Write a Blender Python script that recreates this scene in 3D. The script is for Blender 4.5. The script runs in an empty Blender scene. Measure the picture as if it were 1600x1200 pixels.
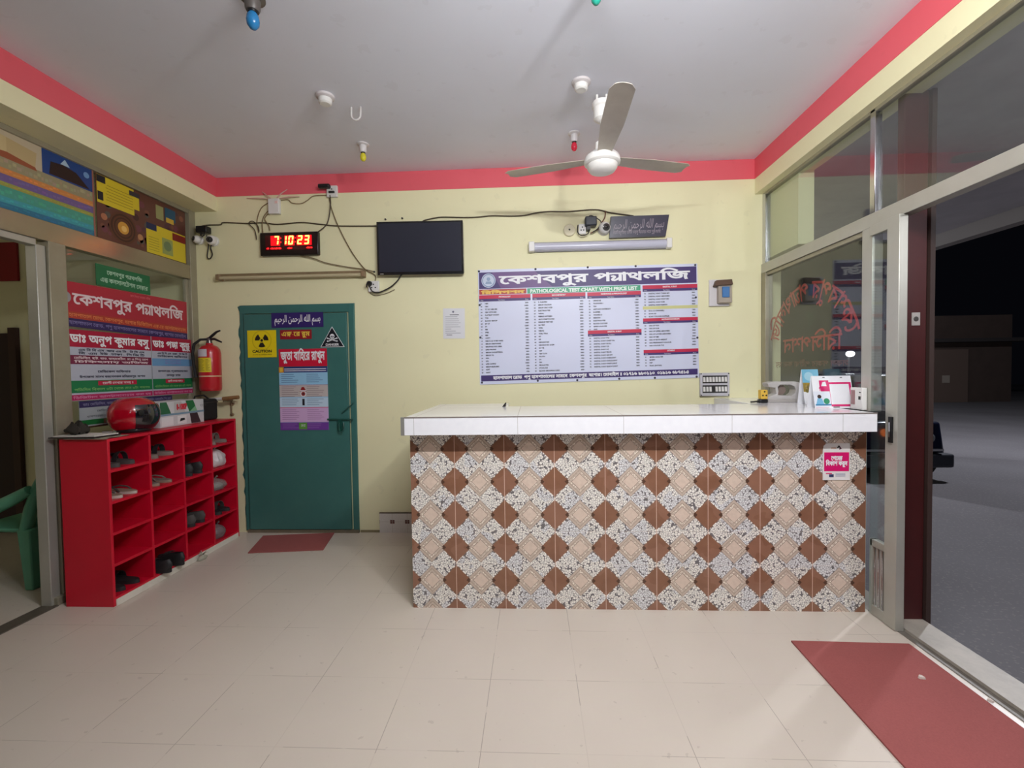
import bpy, math, random
from mathutils import Vector, Matrix
from mathutils.geometry import tessellate_polygon
random.seed(7)
SC = bpy.context.scene
COL = SC.collection

# ------------------------------------------------------------------ camera
FPX, CAM = 703.27, Vector((0, -3.9573, 1.4394))
yaw, pitch, roll = -.0463, -.0296, -.0145
fw = Vector((math.sin(yaw)*math.cos(pitch), math.cos(yaw)*math.cos(pitch), math.sin(pitch)))
rt = Vector((math.cos(yaw), -math.sin(yaw), 0)); up = rt.cross(fw)
rt2 = math.cos(roll)*rt+math.sin(roll)*up; up2 = -math.sin(roll)*rt+math.cos(roll)*up
cd = bpy.data.cameras.new('camera'); cam = bpy.data.objects.new('camera', cd); COL.objects.link(cam)
cam.matrix_world = Matrix(((rt2.x, up2.x, -fw.x, CAM.x), (rt2.y, up2.y, -fw.y, CAM.y), (rt2.z, up2.z, -fw.z, CAM.z), (0, 0, 0, 1)))
cd.sensor_width = 36; cd.lens = 36*FPX/1600; cd.clip_start = .02; cd.clip_end = 200
SC.camera = cam

# ------------------------------------------------------------------ world, lamps, exposure
w = bpy.data.worlds.new('night'); SC.world = w; w.use_nodes = True
w.node_tree.nodes['Background'].inputs[0].default_value = (.30, .32, .5, 1)
w.node_tree.nodes['Background'].inputs[1].default_value = .005
SC.view_settings.view_transform = 'Standard'; SC.view_settings.look = 'None'
SC.view_settings.gamma = 1; SC.view_settings.use_curve_mapping = False
SC.view_settings.exposure = 0.0

def lamp(kind, name, loc, energy, color=(1, 1, 1), size=.1, rot=(0, 0, 0), size_y=None):
    l = bpy.data.lights.new(name, kind); l.energy = energy; l.color = color
    if kind == 'AREA':
        l.size = size
        if size_y: l.shape = 'RECTANGLE'; l.size_y = size_y
    else: l.shadow_soft_size = size
    o = bpy.data.objects.new(name, l); COL.objects.link(o); o.location = loc; o.rotation_euler = rot
    return o
lamp('AREA', 'hanging_tube_light', (.34, -3.2, 2.88), 50, (.96, .98, 1), 1.25, (math.radians(58), 0, 0), .035)
lamp('POINT', 'floor_fill_light', (.9, -3.2, 2.86), 60, (1, .985, .96), .06)  # added point fill beside the tube, brightens the floor below
lamp('AREA', 'rear_tube_light', (.9, -5.3, 2.75), 4, (.95, .97, 1), .09, (math.radians(62), 0, math.radians(8)), 1.2)
lamp('POINT', 'side_room_light', (-5.0, -2.6, 2.6), 3.5, (1, .9, .7), .1)
lamp('POINT', 'canopy_fill_light', (3.6, -4.4, 2.6), 70, (.95, .95, 1), .06)  # added unseen fill that lifts the canopy underside, near ground and column
lamp('POINT', 'street_light', (2.6, 6.6, 2.4), 700, (.92, .93, 1), .12)
lamp('POINT', 'road_fill_light', (9.5, 4.6, 6.0), 1500, (.9, .92, 1), .2)  # added fill for the far road, kept out of view behind the canopy

# ------------------------------------------------------------------ materials
def lin(c): return tuple((x/255/12.92 if x/255 <= .04045 else ((x/255+.055)/1.055)**2.4) for x in c)
_M = {}
def mat(c, r=.55, metal=0, noise=0, scale=8, emit=0, coat=0, dark=None):
    """plain procedural material; noise>0 varies the colour between c and a stained tint"""
    k = (tuple(c), r, metal, noise, scale, emit, coat, dark)
    if k in _M: return _M[k]
    m = bpy.data.materials.new('mat_%d' % len(_M)); m.use_nodes = True; nt = m.node_tree
    b = nt.nodes['Principled BSDF']; L = lin(c)+(1,)
    b.inputs['Base Color'].default_value = L; b.inputs['Roughness'].default_value = r; b.inputs['Metallic'].default_value = metal
    if coat: b.inputs['Coat Weight'].default_value = coat; b.inputs['Coat Roughness'].default_value = .08
    if emit:
        b.inputs['Emission Color'].default_value = L; b.inputs['Emission Strength'].default_value = emit
    if noise:
        tc = nt.nodes.new('ShaderNodeTexCoord'); n = nt.nodes.new('ShaderNodeTexNoise')
        n.inputs['Scale'].default_value = scale; n.inputs['Detail'].default_value = 6; n.inputs['Roughness'].default_value = .65
        nt.links.new(tc.outputs['Object'], n.inputs['Vector'])
        rp = nt.nodes.new('ShaderNodeMapRange'); rp.inputs[1].default_value = .35; rp.inputs[2].default_value = .75
        rp.inputs[3].default_value = 0; rp.inputs[4].default_value = noise
        nt.links.new(n.outputs['Fac'], rp.inputs[0])
        mx = nt.nodes.new('ShaderNodeMix'); mx.data_type = 'RGBA'
        mx.inputs[6].default_value = L; d = dark if dark else tuple(x*.6 for x in c)
        mx.inputs[7].default_value = lin(d)+(1,)
        nt.links.new(rp.outputs[0], mx.inputs[0]); nt.links.new(mx.outputs[2], b.inputs['Base Color'])
        bp = nt.nodes.new('ShaderNodeBump'); bp.inputs['Strength'].default_value = .08; bp.inputs['Distance'].default_value = .01
        nt.links.new(n.outputs['Fac'], bp.inputs['Height']); nt.links.new(bp.outputs['Normal'], b.inputs['Normal'])
    _M[k] = m
    return m

def glass_mat(name, tint=(.93, .96, .95), dirt=.0, refl=.05):
    m = bpy.data.materials.new(name); m.use_nodes = True; nt = m.node_tree
    nt.nodes.remove(nt.nodes['Principled BSDF']); out = nt.nodes['Material Output']
    tr = nt.nodes.new('ShaderNodeBsdfTransparent'); tr.inputs[0].default_value = tint+(1,)
    gl = nt.nodes.new('ShaderNodeBsdfGlossy'); gl.inputs['Roughness'].default_value = .015
    lw = nt.nodes.new('ShaderNodeLayerWeight'); lw.inputs[0].default_value = .5
    pw = nt.nodes.new('ShaderNodeMath'); pw.operation = 'POWER'; pw.inputs[1].default_value = 4.2; nt.links.new(lw.outputs['Facing'], pw.inputs[0])
    fr = nt.nodes.new('ShaderNodeMath'); fr.operation = 'MULTIPLY_ADD'; fr.inputs[1].default_value = .9; fr.inputs[2].default_value = refl; nt.links.new(pw.outputs[0], fr.inputs[0])
    mx = nt.nodes.new('ShaderNodeMixShader')
    nt.links.new(fr.outputs[0], mx.inputs[0]); nt.links.new(tr.outputs[0], mx.inputs[1]); nt.links.new(gl.outputs[0], mx.inputs[2])
    last = mx
    if dirt:
        df = nt.nodes.new('ShaderNodeBsdfDiffuse'); df.inputs[0].default_value = (.5, .5, .48, 1)
        m2 = nt.nodes.new('ShaderNodeMixShader'); m2.inputs[0].default_value = dirt
        nt.links.new(mx.outputs[0], m2.inputs[1]); nt.links.new(df.outputs[0], m2.inputs[2]); last = m2
    nt.links.new(last.outputs[0], out.inputs[0])
    return m
GLASS = glass_mat('pane_glass', dirt=.02)
FILM = glass_mat('clear_plastic', (.9, .9, .92), .35)

def film(c, op):
    """see-through coloured sticker film"""
    m = mat(c, .5).copy(); nt = m.node_tree; b = nt.nodes['Principled BSDF']; tr = nt.nodes.new('ShaderNodeBsdfTransparent'); mx = nt.nodes.new('ShaderNodeMixShader')
    tr.inputs[0].default_value = tuple(.35+.65*x for x in lin(c))+(1,); mx.inputs[0].default_value = op
    nt.links.new(tr.outputs[0], mx.inputs[1]); nt.links.new(b.outputs[0], mx.inputs[2]); nt.links.new(mx.outputs[0], nt.nodes['Material Output'].inputs[0]); return m

class NT:
    """tiny helper to write maths as nodes"""
    def __init__(s, m): s.nt = m.node_tree
    def m(s, op, a, b=0.0, c=None):
        n = s.nt.nodes.new('ShaderNodeMath'); n.operation = op
        for i, v in enumerate((a, b) if c is None else (a, b, c)):
            if isinstance(v, (int, float)): n.inputs[i].default_value = v
            else: s.nt.links.new(v, n.inputs[i])
        return n.outputs[0]
    def mix(s, f, a, b):
        n = s.nt.nodes.new('ShaderNodeMix'); n.data_type = 'RGBA'
        for i, v in ((0, f), (6, a), (7, b)):
            if isinstance(v, tuple): n.inputs[i].default_value = v
            elif isinstance(v, (int, float)): n.inputs[i].default_value = v
            else: s.nt.links.new(v, n.inputs[i])
        return n.outputs[2]
    def noise(s, vec, scale, detail=5):
        n = s.nt.nodes.new('ShaderNodeTexNoise'); n.inputs['Scale'].default_value = scale; n.inputs['Detail'].default_value = detail
        s.nt.links.new(vec, n.inputs['Vector']); return n.outputs['Fac']

def new_mat(name):
    m = bpy.data.materials.new(name); m.use_nodes = True
    return m, NT(m), m.node_tree.nodes['Principled BSDF']
def C4(*c): return lin(c)+(1,)

def floor_material():
    m, n, b = new_mat('floor_tiles'); nt = n.nt
    tc = nt.nodes.new('ShaderNodeTexCoord'); sp = nt.nodes.new('ShaderNodeSeparateXYZ')
    geo = nt.nodes.new('ShaderNodeNewGeometry'); P = geo.outputs['Position']
    nt.links.new(P, sp.inputs[0])
    def grout(v, off, wid):
        f = n.m('PINGPONG', n.m('ADD', v, off), .2)
        return n.m('LESS_THAN', f, wid)
    gx = grout(sp.outputs[0], 20.215, .0016); gy = grout(sp.outputs[1], 20.3-.395, .0011)
    g = n.m('MAXIMUM', gx, gy)
    brk = n.noise(P, 3.0, 3)
    g = n.m('MULTIPLY', g, n.m('MULTIPLY_ADD', n.m('GREATER_THAN', brk, .5), .4, .12))
    big = n.noise(P, 1.3, 8); fine = n.noise(P, 22, 6)
    mp = nt.nodes.new('ShaderNodeMapping'); mp.inputs['Scale'].default_value = (1.5, 14, 1); nt.links.new(P, mp.inputs[0])
    st = n.noise(mp.outputs[0], 3, 6)
    c = n.mix(n.m('MULTIPLY', big, .75), C4(216, 206, 192), C4(192, 182, 169))
    c = n.mix(n.m('MULTIPLY', n.m('SUBTRACT', st, .35), .55), c, C4(208, 192, 188))
    c = n.mix(n.m('MULTIPLY', n.m('GREATER_THAN', fine, .69), .35), c, C4(170, 158, 146))
    c = n.mix(g, c, C4(120, 106, 94))
    nt.links.new(c, b.inputs['Base Color']); b.inputs['Roughness'].default_value = .34
    nt.links.new(n.m('MULTIPLY_ADD', big, .2, .26), b.inputs['Roughness'])
    return m

def wall_material(name, base, stain, dust):
    m, n, b = new_mat(name); nt = n.nt
    geo = nt.nodes.new('ShaderNodeNewGeometry'); P = geo.outputs['Position']
    a = n.noise(P, 1.1, 6); f = n.noise(P, 9, 8); sc = n.noise(P, 60, 4)
    mr = nt.nodes.new('ShaderNodeMapRange'); mr.inputs[1].default_value = .42; mr.inputs[2].default_value = .8; mr.inputs[4].default_value = .55
    nt.links.new(a, mr.inputs[0])
    c = n.mix(mr.outputs[0], base, stain)
    c = n.mix(n.m('MULTIPLY', n.m('GREATER_THAN', f, .66), .18), c, dust)
    nt.links.new(c, b.inputs['Base Color']); b.inputs['Roughness'].default_value = .6
    bp = nt.nodes.new('ShaderNodeBump'); bp.inputs['Strength'].default_value = .12; bp.inputs['Distance'].default_value = .004
    nt.links.new(n.m('ADD', f, n.m('MULTIPLY', sc, .5)), bp.inputs['Height']); nt.links.new(bp.outputs[0], b.inputs['Normal'])
    return m

def counter_tile_material():
    """0.30 x 0.20 m glazed tiles: brown diamonds, pebble fields and a beige framed diamond"""
    m, n, b = new_mat('counter_tiles'); nt = n.nt
    uv = nt.nodes.new('ShaderNodeUVMap'); uv.uv_map = 'UVMap'
    sp = nt.nodes.new('ShaderNodeSeparateXYZ'); nt.links.new(uv.outputs[0], sp.inputs[0])
    def cell(v, size): return n.m('SUBTRACT', n.m('FLOORED_MODULO', v, size), size/2)
    x = cell(sp.outputs[0], .3); y = cell(sp.outputs[1], .2)
    ax = n.m('ABSOLUTE', x); ay = n.m('ABSOLUTE', y)
    d = n.m('ADD', ax, ay)                                    # centre diamond
    e = n.m('ADD', n.m('SUBTRACT', .15, ax), ay)              # brown diamond on the upright joint
    strip = n.m('MULTIPLY', n.m('LESS_THAN', d, .0895), n.m('GREATER_THAN', d, .069))
    P = uv.outputs[0]
    def vor(scale, feat='F1'):
        v = nt.nodes.new('ShaderNodeTexVoronoi'); v.feature = feat; v.inputs['Scale'].default_value = scale
        nt.links.new(P, v.inputs['Vector']); return v
    v1 = vor(82); v2 = vor(82, 'DISTANCE_TO_EDGE')
    gap = n.m('MAXIMUM', n.m('LESS_THAN', v2.outputs['Distance'], .05), n.m('GREATER_THAN', v1.outputs['Distance'], .72))
    tone = n.noise(P, 40, 3)
    big = n.noise(P, 3.2, 3)
    white = n.mix(tone, C4(255, 252, 246), C4(230, 222, 212))
    white = n.mix(n.m('MULTIPLY', n.m('GREATER_THAN', big, .52), .35), white, C4(205, 212, 230))
    peb = n.mix(gap, white, C4(110, 104, 106))
    wood = n.noise(P, 14, 6)
    brown = n.mix(wood, C4(152, 108, 84), C4(122, 82, 62))
    brown = n.mix(n.m('MULTIPLY', n.m('GREATER_THAN', big, .5), .3), brown, C4(164, 120, 102))
    beige = n.mix(n.noise(P, 70, 4), C4(214, 196, 180), C4(186, 166, 150))
    ctr = n.mix(n.noise(P, 45, 4), C4(232, 212, 196), C4(206, 184, 168))
    dark = C4(86, 58, 44)
    line = C4(104, 82, 70)
    # pebbles first, brown diamonds, beige strip, beaded ring, centre
    c = peb
    isb = n.m('LESS_THAN', e, .0905)
    edge = n.m('MULTIPLY', n.m('LESS_THAN', e, .099), n.m('GREATER_THAN', e, .0905))
    beadw = n.mix(n.m('LESS_THAN', v1.outputs['Distance'], .5), C4(120, 104, 98), C4(248, 242, 234))
    c = n.mix(edge, c, beadw)
    c = n.mix(isb, c, brown)
    notch = n.m('MULTIPLY', isb, n.m('LESS_THAN', d, .0895)); c = n.mix(notch, c, dark)
    c = n.mix(n.m('MULTIPLY', strip, n.m('SUBTRACT', 1, isb)), c, beige)
    c = n.mix(n.m('MULTIPLY', n.m('MULTIPLY', n.m('GREATER_THAN', d, .0895), n.m('LESS_THAN', d, .092)), n.m('SUBTRACT', 1, isb)), c, line)
    bd = vor(105)
    ring = n.mix(n.m('LESS_THAN', bd.outputs['Distance'], .36), beige, C4(246, 236, 222))
    c = n.mix(n.m('LESS_THAN', d, .071), c, line)
    c = n.mix(n.m('LESS_THAN', d, .069), c, beige)
    c = n.mix(n.m('LESS_THAN', d, .066), c, ring)
    c = n.mix(n.m('LESS_THAN', d, .0495), c, line)
    c = n.mix(n.m('LESS_THAN', d, .047), c, ctr)
    gx = n.m('GREATER_THAN', ax, .1484); gy = n.m('GREATER_THAN', ay, .0992)
    c = n.mix(n.m('MULTIPLY', gy, .6), c, C4(224, 206, 192))
    c = n.mix(gx, c, C4(222, 190, 172))
    nt.links.new(c, b.inputs['Base Color']); b.inputs['Roughness'].default_value = .28
    return m

def slab_material():
    m, n, b = new_mat('white_slab_tiles'); nt = n.nt
    geo = nt.nodes.new('ShaderNodeNewGeometry'); P = geo.outputs['Position']
    sp = nt.nodes.new('ShaderNodeSeparateXYZ'); nt.links.new(P, sp.inputs[0])
    f = n.m('LESS_THAN', n.m('PINGPONG', n.m('ADD', sp.outputs[0], 20.49), .3), .0016)
    c = n.mix(n.noise(P, 25, 5), C4(248, 248, 252), C4(238, 238, 244))
    c = n.mix(n.m('MULTIPLY', f, .6), c, C4(170, 165, 160))
    nt.links.new(c, b.inputs['Base Color']); b.inputs['Roughness'].default_value = .12
    return m

def asphalt_material():
    m, n, b = new_mat('road_surface'); nt = n.nt
    geo = nt.nodes.new('ShaderNodeNewGeometry'); P = geo.outputs['Position']
    c = n.mix(n.noise(P, .6, 8), C4(120, 118, 122), C4(84, 80, 84))
    c = n.mix(n.m('MULTIPLY', n.m('GREATER_THAN', n.noise(P, 40, 4), .6), .4), c, C4(140, 136, 132))
    nt.links.new(c, b.inputs['Base Color']); b.inputs['Roughness'].default_value = .9
    return m

def carpet_material(name, a, bb):
    m, n, b = new_mat(name); nt = n.nt
    geo = nt.nodes.new('ShaderNodeNewGeometry'); P = geo.outputs['Position']
    c = n.mix(n.noise(P, 160, 3), a, bb); c = n.mix(n.m('MULTIPLY', n.noise(P, 4, 5), .35), c, C4(120, 70, 66))
    nt.links.new(c, b.inputs['Base Color']); b.inputs['Roughness'].default_value = .95
    bp = nt.nodes.new('ShaderNodeBump'); bp.inputs['Strength'].default_value = .4; bp.inputs['Distance'].default_value = .003
    nt.links.new(n.noise(P, 250, 2), bp.inputs['Height']); nt.links.new(bp.outputs[0], b.inputs['Normal'])
    return m

def wall_tile_material():
    """cream tile with maroon corner motifs on a 0.135 m grid"""
    m, n, b = new_mat('cream_wall_tiles'); nt = n.nt
    uv = nt.nodes.new('ShaderNodeUVMap'); uv.uv_map = 'UVMap'
    sp = nt.nodes.new('ShaderNodeSeparateXYZ'); nt.links.new(uv.outputs[0], sp.inputs[0])
    x = n.m('PINGPONG', n.m('ADD', sp.outputs[0], 13.5+.018), .0675); y = n.m('PINGPONG', n.m('ADD', sp.outputs[1], 13.5+.035), .0675)
    r = n.m('SQRT', n.m('ADD', n.m('POWER', n.m('SUBTRACT', .0675, x), 2), n.m('POWER', n.m('SUBTRACT', .0675, y), 2)))
    mot = n.m('MULTIPLY', n.m('MULTIPLY', n.m('LESS_THAN', x, .027), n.m('LESS_THAN', y, .019)), n.m('GREATER_THAN', r, .062))
    sq = n.m('MULTIPLY', n.m('LESS_THAN', x, .02), n.m('LESS_THAN', y, .016))
    c = n.mix(n.noise(uv.outputs[0], 120, 3), C4(232, 226, 218), C4(200, 194, 190))
    c = n.mix(sq, c, C4(92, 40, 36))
    g = n.m('MAXIMUM', n.m('LESS_THAN', x, .0015), n.m('LESS_THAN', y, .0015)); c = n.mix(g, c, C4(190, 180, 168))
    nt.links.new(c, b.inputs['Base Color']); b.inputs['Roughness'].default_value = .3
    return m

YELLOW = wall_material('yellow_wall_paint', C4(236, 231, 190), C4(226, 219, 177), C4(208, 204, 168))
CEIL = wall_material('ceiling_paint', C4(228, 231, 242), C4(218, 217, 226), C4(208, 208, 216))
RED_BAND = wall_material('red_wall_paint', C4(230, 98, 110), C4(220, 86, 96), C4(214, 94, 100))
FLOOR = floor_material(); TILE = counter_tile_material(); SLAB = slab_material(); ROAD = asphalt_material()
MAT = carpet_material('red_mat', C4(170, 92, 88), C4(146, 76, 74))
WTILE = wall_tile_material()
ALU = mat((186, 185, 176), .36, .45, .35, 5, dark=(160, 156, 144))
ALU_DULL = mat((166, 160, 140), .42, .4, .4, 6, dark=(136, 128, 108))
CHROME = mat((200, 200, 204), .14, 1)
WHITE_PL = mat((226, 224, 220), .4); GREY_PL = mat((176, 172, 166), .45); BLACK_PL = mat((22, 22, 24), .35); BLACK_RB = mat((28, 27, 27), .75)
CABLE = mat((74, 62, 46), .6); CABLE_BK = mat((40, 36, 34), .5)
RACK_RED = mat((204, 10, 44), .4, 0, .25, 3, dark=(180, 8, 36)); WHITE_WOOD = mat((226, 220, 208), .5, 0, .2, 14)
GREEN_PAINT = mat((62, 114, 108), .42, 0, .5, 5, dark=(50, 100, 98))

# ------------------------------------------------------------------ object plumbing
def thing(name, label, cat, loc=(0, 0, 0), rotz=0, group=None):
    o = bpy.data.objects.new(name, None); COL.objects.link(o); o.empty_display_size = .05
    o.location = loc; o.rotation_euler = (0, 0, rotz); return tag(o, label, cat, group)
def tag(o, label, cat, group=None, kind=None):
    o['label'] = label; o['category'] = cat
    if group: o['group'] = group
    if kind: o['kind'] = kind
    return o

class MB:
    """collects shapes in world coordinates and links them as one mesh object"""
    def __init__(s): s.v = []; s.f = []; s.mi = []; s.mats = []; s.uv = None
    def slot(s, m):
        if m not in s.mats: s.mats.append(m)
        return s.mats.index(m)
    def add(s, vs, fs, m):
        o = len(s.v); s.v += [tuple(v) for v in vs]; i = s.slot(m)
        for f in fs: s.f.append(tuple(o+k for k in f)); s.mi.append(i)
    def box(s, lo, hi, m):
        (a, b, c), (d, e, f) = lo, hi
        s.add([(a, b, c), (d, b, c), (d, e, c), (a, e, c), (a, b, f), (d, b, f), (d, e, f), (a, e, f)],
              [(0, 3, 2, 1), (4, 5, 6, 7), (0, 1, 5, 4), (1, 2, 6, 5), (2, 3, 7, 6), (3, 0, 4, 7)], m)
        return s
    def hexa(s, p, m):
        """8 corners: bottom loop then top loop"""
        s.add(p, [(0, 3, 2, 1), (4, 5, 6, 7), (0, 1, 5, 4), (1, 2, 6, 5), (2, 3, 7, 6), (3, 0, 4, 7)], m); return s
    def tube(s, path, r, m, seg=8, closed=False):
        P = [Vector(p) for p in path]; n = len(P); R = r if isinstance(r, (list, tuple)) else [r]*n
        rings = []; prev = None
        for i, p in enumerate(P):
            a = P[i-1] if (i > 0 or closed) else P[i]; b = P[(i+1) % n] if (i < n-1 or closed) else P[i]
            t = (b-a).normalized() if (b-a).length > 1e-9 else Vector((0, 0, 1))
            if prev is None: u = t.orthogonal().normalized()
            else:
                u = prev-t*prev.dot(t); u = u.normalized() if u.length > 1e-6 else t.orthogonal().normalized()
            prev = u; v = t.cross(u)
            rings.append([p+R[i]*(math.cos(2*math.pi*k/seg)*u+math.sin(2*math.pi*k/seg)*v) for k in range(seg)])
        vs = [q for g in rings for q in g]; fs = []
        for i in range(n if closed else n-1):
            j = (i+1) % n
            for k in range(seg): fs.append((i*seg+k, i*seg+(k+1) % seg, j*seg+(k+1) % seg, j*seg+k))
        if not closed:
            fs.append(tuple(range(seg))[::-1]); fs.append(tuple((n-1)*seg+k for k in range(seg)))
        s.add(vs, fs, m); return s
    def cyl(s, a, b, r, m, seg=20, r2=None): return s.tube([a, b], [r, r if r2 is None else r2], m, seg)
    def lathe(s, prof, c, m, axis='z', seg=28):
        """prof: (radius, height) pairs"""
        c = Vector(c); vs = []; fs = []; n = len(prof)
        ax = {'z': (Vector((1, 0, 0)), Vector((0, 1, 0)), Vector((0, 0, 1))), 'y': (Vector((1, 0, 0)), Vector((0, 0, 1)), Vector((0, -1, 0))),
              'x': (Vector((0, 1, 0)), Vector((0, 0, 1)), Vector((1, 0, 0)))}[axis] if isinstance(axis, str) else axis
        for r, h in prof:
            for k in range(seg):
                t = 2*math.pi*k/seg; vs.append(c+ax[0]*(r*math.cos(t))+ax[1]*(r*math.sin(t))+ax[2]*h)
        for i in range(n-1):
            for k in range(seg): fs.append((i*seg+k, i*seg+(k+1) % seg, (i+1)*seg+(k+1) % seg, (i+1)*seg+k))
        fs.append(tuple(range(seg))[::-1]); fs.append(tuple((n-1)*seg+k for k in range(seg)))
        s.add(vs, fs, m); return s
    def ellipsoid(s, c, r, m, seg=20, rings=12, warp=None):
        c = Vector(c); vs = []; fs = []
        for i in range(rings+1):
            ph = math.pi*i/rings
            for k in range(seg):
                t = 2*math.pi*k/seg
                p = Vector((math.sin(ph)*math.cos(t), math.sin(ph)*math.sin(t), math.cos(ph)))
                if warp: p = warp(p)
                vs.append(c+Vector((p.x*r[0], p.y*r[1], p.z*r[2])))
        for i in range(rings):
            for k in range(seg): fs.append((i*seg+k, (i+1)*seg+k, (i+1)*seg+(k+1) % seg, i*seg+(k+1) % seg))
        s.add(vs, fs, m); return s
    def prism(s, pts, f0, f1, m):
        """2-D outline extruded between two mappings f0(p) and f1(p)"""
        n = len(pts); vs = [f0(p) for p in pts]+[f1(p) for p in pts]
        fs = [tuple(range(n))[::-1], tuple(range(n, 2*n))]+[(i, (i+1) % n, n+(i+1) % n, n+i) for i in range(n)]
        s.add(vs, fs, m); return s
    def build(s, name, parent=None, bevel=0, smooth=True, boxuv=None, origin=None, subsurf=0, recalc=True):
        me = bpy.data.meshes.new(name)
        if parent is not None:
            off = Vector(parent['_o']) if '_o' in parent else Vector(parent.location)
        elif origin is not None: off = Vector(origin)
        else:
            xs, ys, zs = zip(*s.v); off = Vector(((min(xs)+max(xs))/2, (min(ys)+max(ys))/2, min(zs)))
        me.from_pydata([Vector(v)-off for v in s.v], [], s.f)
        for m in s.mats: me.materials.append(m)
        me.polygons.foreach_set('material_index', s.mi)
        me.update()
        if recalc:
            import bmesh
            bm = bmesh.new(); bm.from_mesh(me); bmesh.ops.remove_doubles(bm, verts=bm.verts, dist=1e-6)
            bmesh.ops.recalc_face_normals(bm, faces=bm.faces); bm.to_mesh(me); bm.free()
        if boxuv is not None:
            lay = me.uv_layers.new(name='UVMap')
            for p in me.polygons:
                nx, ny, nz = abs(p.normal.x), abs(p.normal.y), abs(p.normal.z)
                for li in p.loop_indices:
                    c = me.vertices[me.loops[li].vertex_index].co+off-Vector(boxuv)
                    lay.data[li].uv = (c.x, c.z) if ny >= max(nx, nz) else ((c.y, c.z) if nx >= nz else (c.x, c.y))
        if smooth:
            me.polygons.foreach_set('use_smooth', [True]*len(me.polygons)); me.set_sharp_from_angle(angle=math.radians(38))
        o = bpy.data.objects.new(name, me); COL.objects.link(o)
        if parent is not None:
            o.parent = parent; o['_o'] = tuple(off)
        else: o.location = off; o['_o'] = tuple(off)
        if bevel:
            md = o.modifiers.new('bevel', 'BEVEL'); md.width = bevel; md.segments = 2; md.limit_method = 'ANGLE'; md.angle_limit = math.radians(40)
        if subsurf:
            md = o.modifiers.new('sub', 'SUBSURF'); md.levels = subsurf; md.render_levels = subsurf
        return o

def structure(name, mb, **k):
    o = mb.build(name, **k); o['kind'] = 'structure'; return o
def copy_tree(o, parent=None):
    c = o.copy(); COL.objects.link(c)
    if parent: c.parent = parent
    for ch in list(o.children): copy_tree(ch, c)
    return c

# ------------------------------------------------------------------ lettering
_G = {}
def _poly_area(p): return .5*sum(p[i-1][0]*p[i][1]-p[i][0]*p[i-1][1] for i in range(len(p)))
def _inside(q, p):
    r = False
    for i in range(len(p)):
        a, b = p[i-1], p[i]
        if (a[1] > q[1]) != (b[1] > q[1]) and q[0] < (b[0]-a[0])*(q[1]-a[1])/(b[1]-a[1])+a[0]: r = not r
    return r
def raw_outlines(s, res):
    if (s, res) in _G: return _G[s, res]
    cv = bpy.data.curves.new('letters', 'FONT'); cv.body = s; o = bpy.data.objects.new('letters', cv); COL.objects.link(o)
    c2 = o.to_curve(bpy.context.evaluated_depsgraph_get()); out = []
    for sp in c2.splines:
        if sp.type == 'BEZIER':
            b = sp.bezier_points; n = len(b); pts = []
            for i in range(n):
                p0, p1, p2, p3 = b[i].co, b[i].handle_right, b[(i+1) % n].handle_left, b[(i+1) % n].co
                straight = (p1-p0).cross(p3-p0).length < 1e-5 and (p2-p0).cross(p3-p0).length < 1e-5
                pts.append((p0.x, p0.y))
                if not straight:
                    for k in range(1, res+1):
                        t = k/(res+1); u = 1-t; q = p0*u**3+p1*3*u*u*t+p2*3*u*t*t+p3*t**3; pts.append((q.x, q.y))
        else: pts = [(p.co.x, p.co.y) for p in sp.points]
        q = []
        for p in pts:
            if not q or abs(p[0]-q[-1][0])+abs(p[1]-q[-1][1]) > 1e-5: q.append(p)
        if len(q) > 2 and abs(q[0][0]-q[-1][0])+abs(q[0][1]-q[-1][1]) < 1e-5: q.pop()
        if len(q) > 2: out.append(q)
    o.to_curve_clear(); bpy.data.objects.remove(o); bpy.data.curves.remove(cv)
    _G[s, res] = out
    return out
def _maxx(s): return max((p[0] for c in raw_outlines(s, 1) for p in c), default=0)
def advance(s): return _maxx(s+'|')-_maxx('|')
BN_PRE = 'িেৈ'; VIR = '\u09cd'
def bn_segments(s):
    """logical Bengali -> visual segments: ('t', text) plain run, ('y',) hanging ya, ('s', a, b) stacked pair"""
    def iscons(c): return '\u0995' <= c <= '\u09b9' or c in '\u09dc\u09dd\u09df'
    segs = []; i = 0
    def put(t):
        if segs and segs[-1][0] == 't': segs[-1] = ('t', segs[-1][1]+t)
        else: segs.append(('t', t))
    while i < len(s):
        c = s[i]
        if iscons(c):
            j = i+1; cl = [c]
            while j+1 < len(s) and s[j] == VIR and iscons(s[j+1]): cl.append(s[j+1]); j += 2
            post = ''
            while j < len(s) and s[j] in 'ািীুূৃেৈোৌংঁ':
                v = s[j]
                if v in BN_PRE: put(v)
                elif v == 'ো': put('ে'); post += 'া'
                elif v == 'ৌ': put('ে'); post += 'ৗ'
                else: post += v
                j += 1
            if len(cl) == 1: put(c)
            elif cl[-1] == 'য' and len(cl) == 2: put(cl[0]); segs.append(('y',))
            elif len(cl) >= 2: segs.append(('s', cl[0], cl[1]))
            if post: put(post)
            i = j
        else: put(c); i += 1
    return segs
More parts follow.
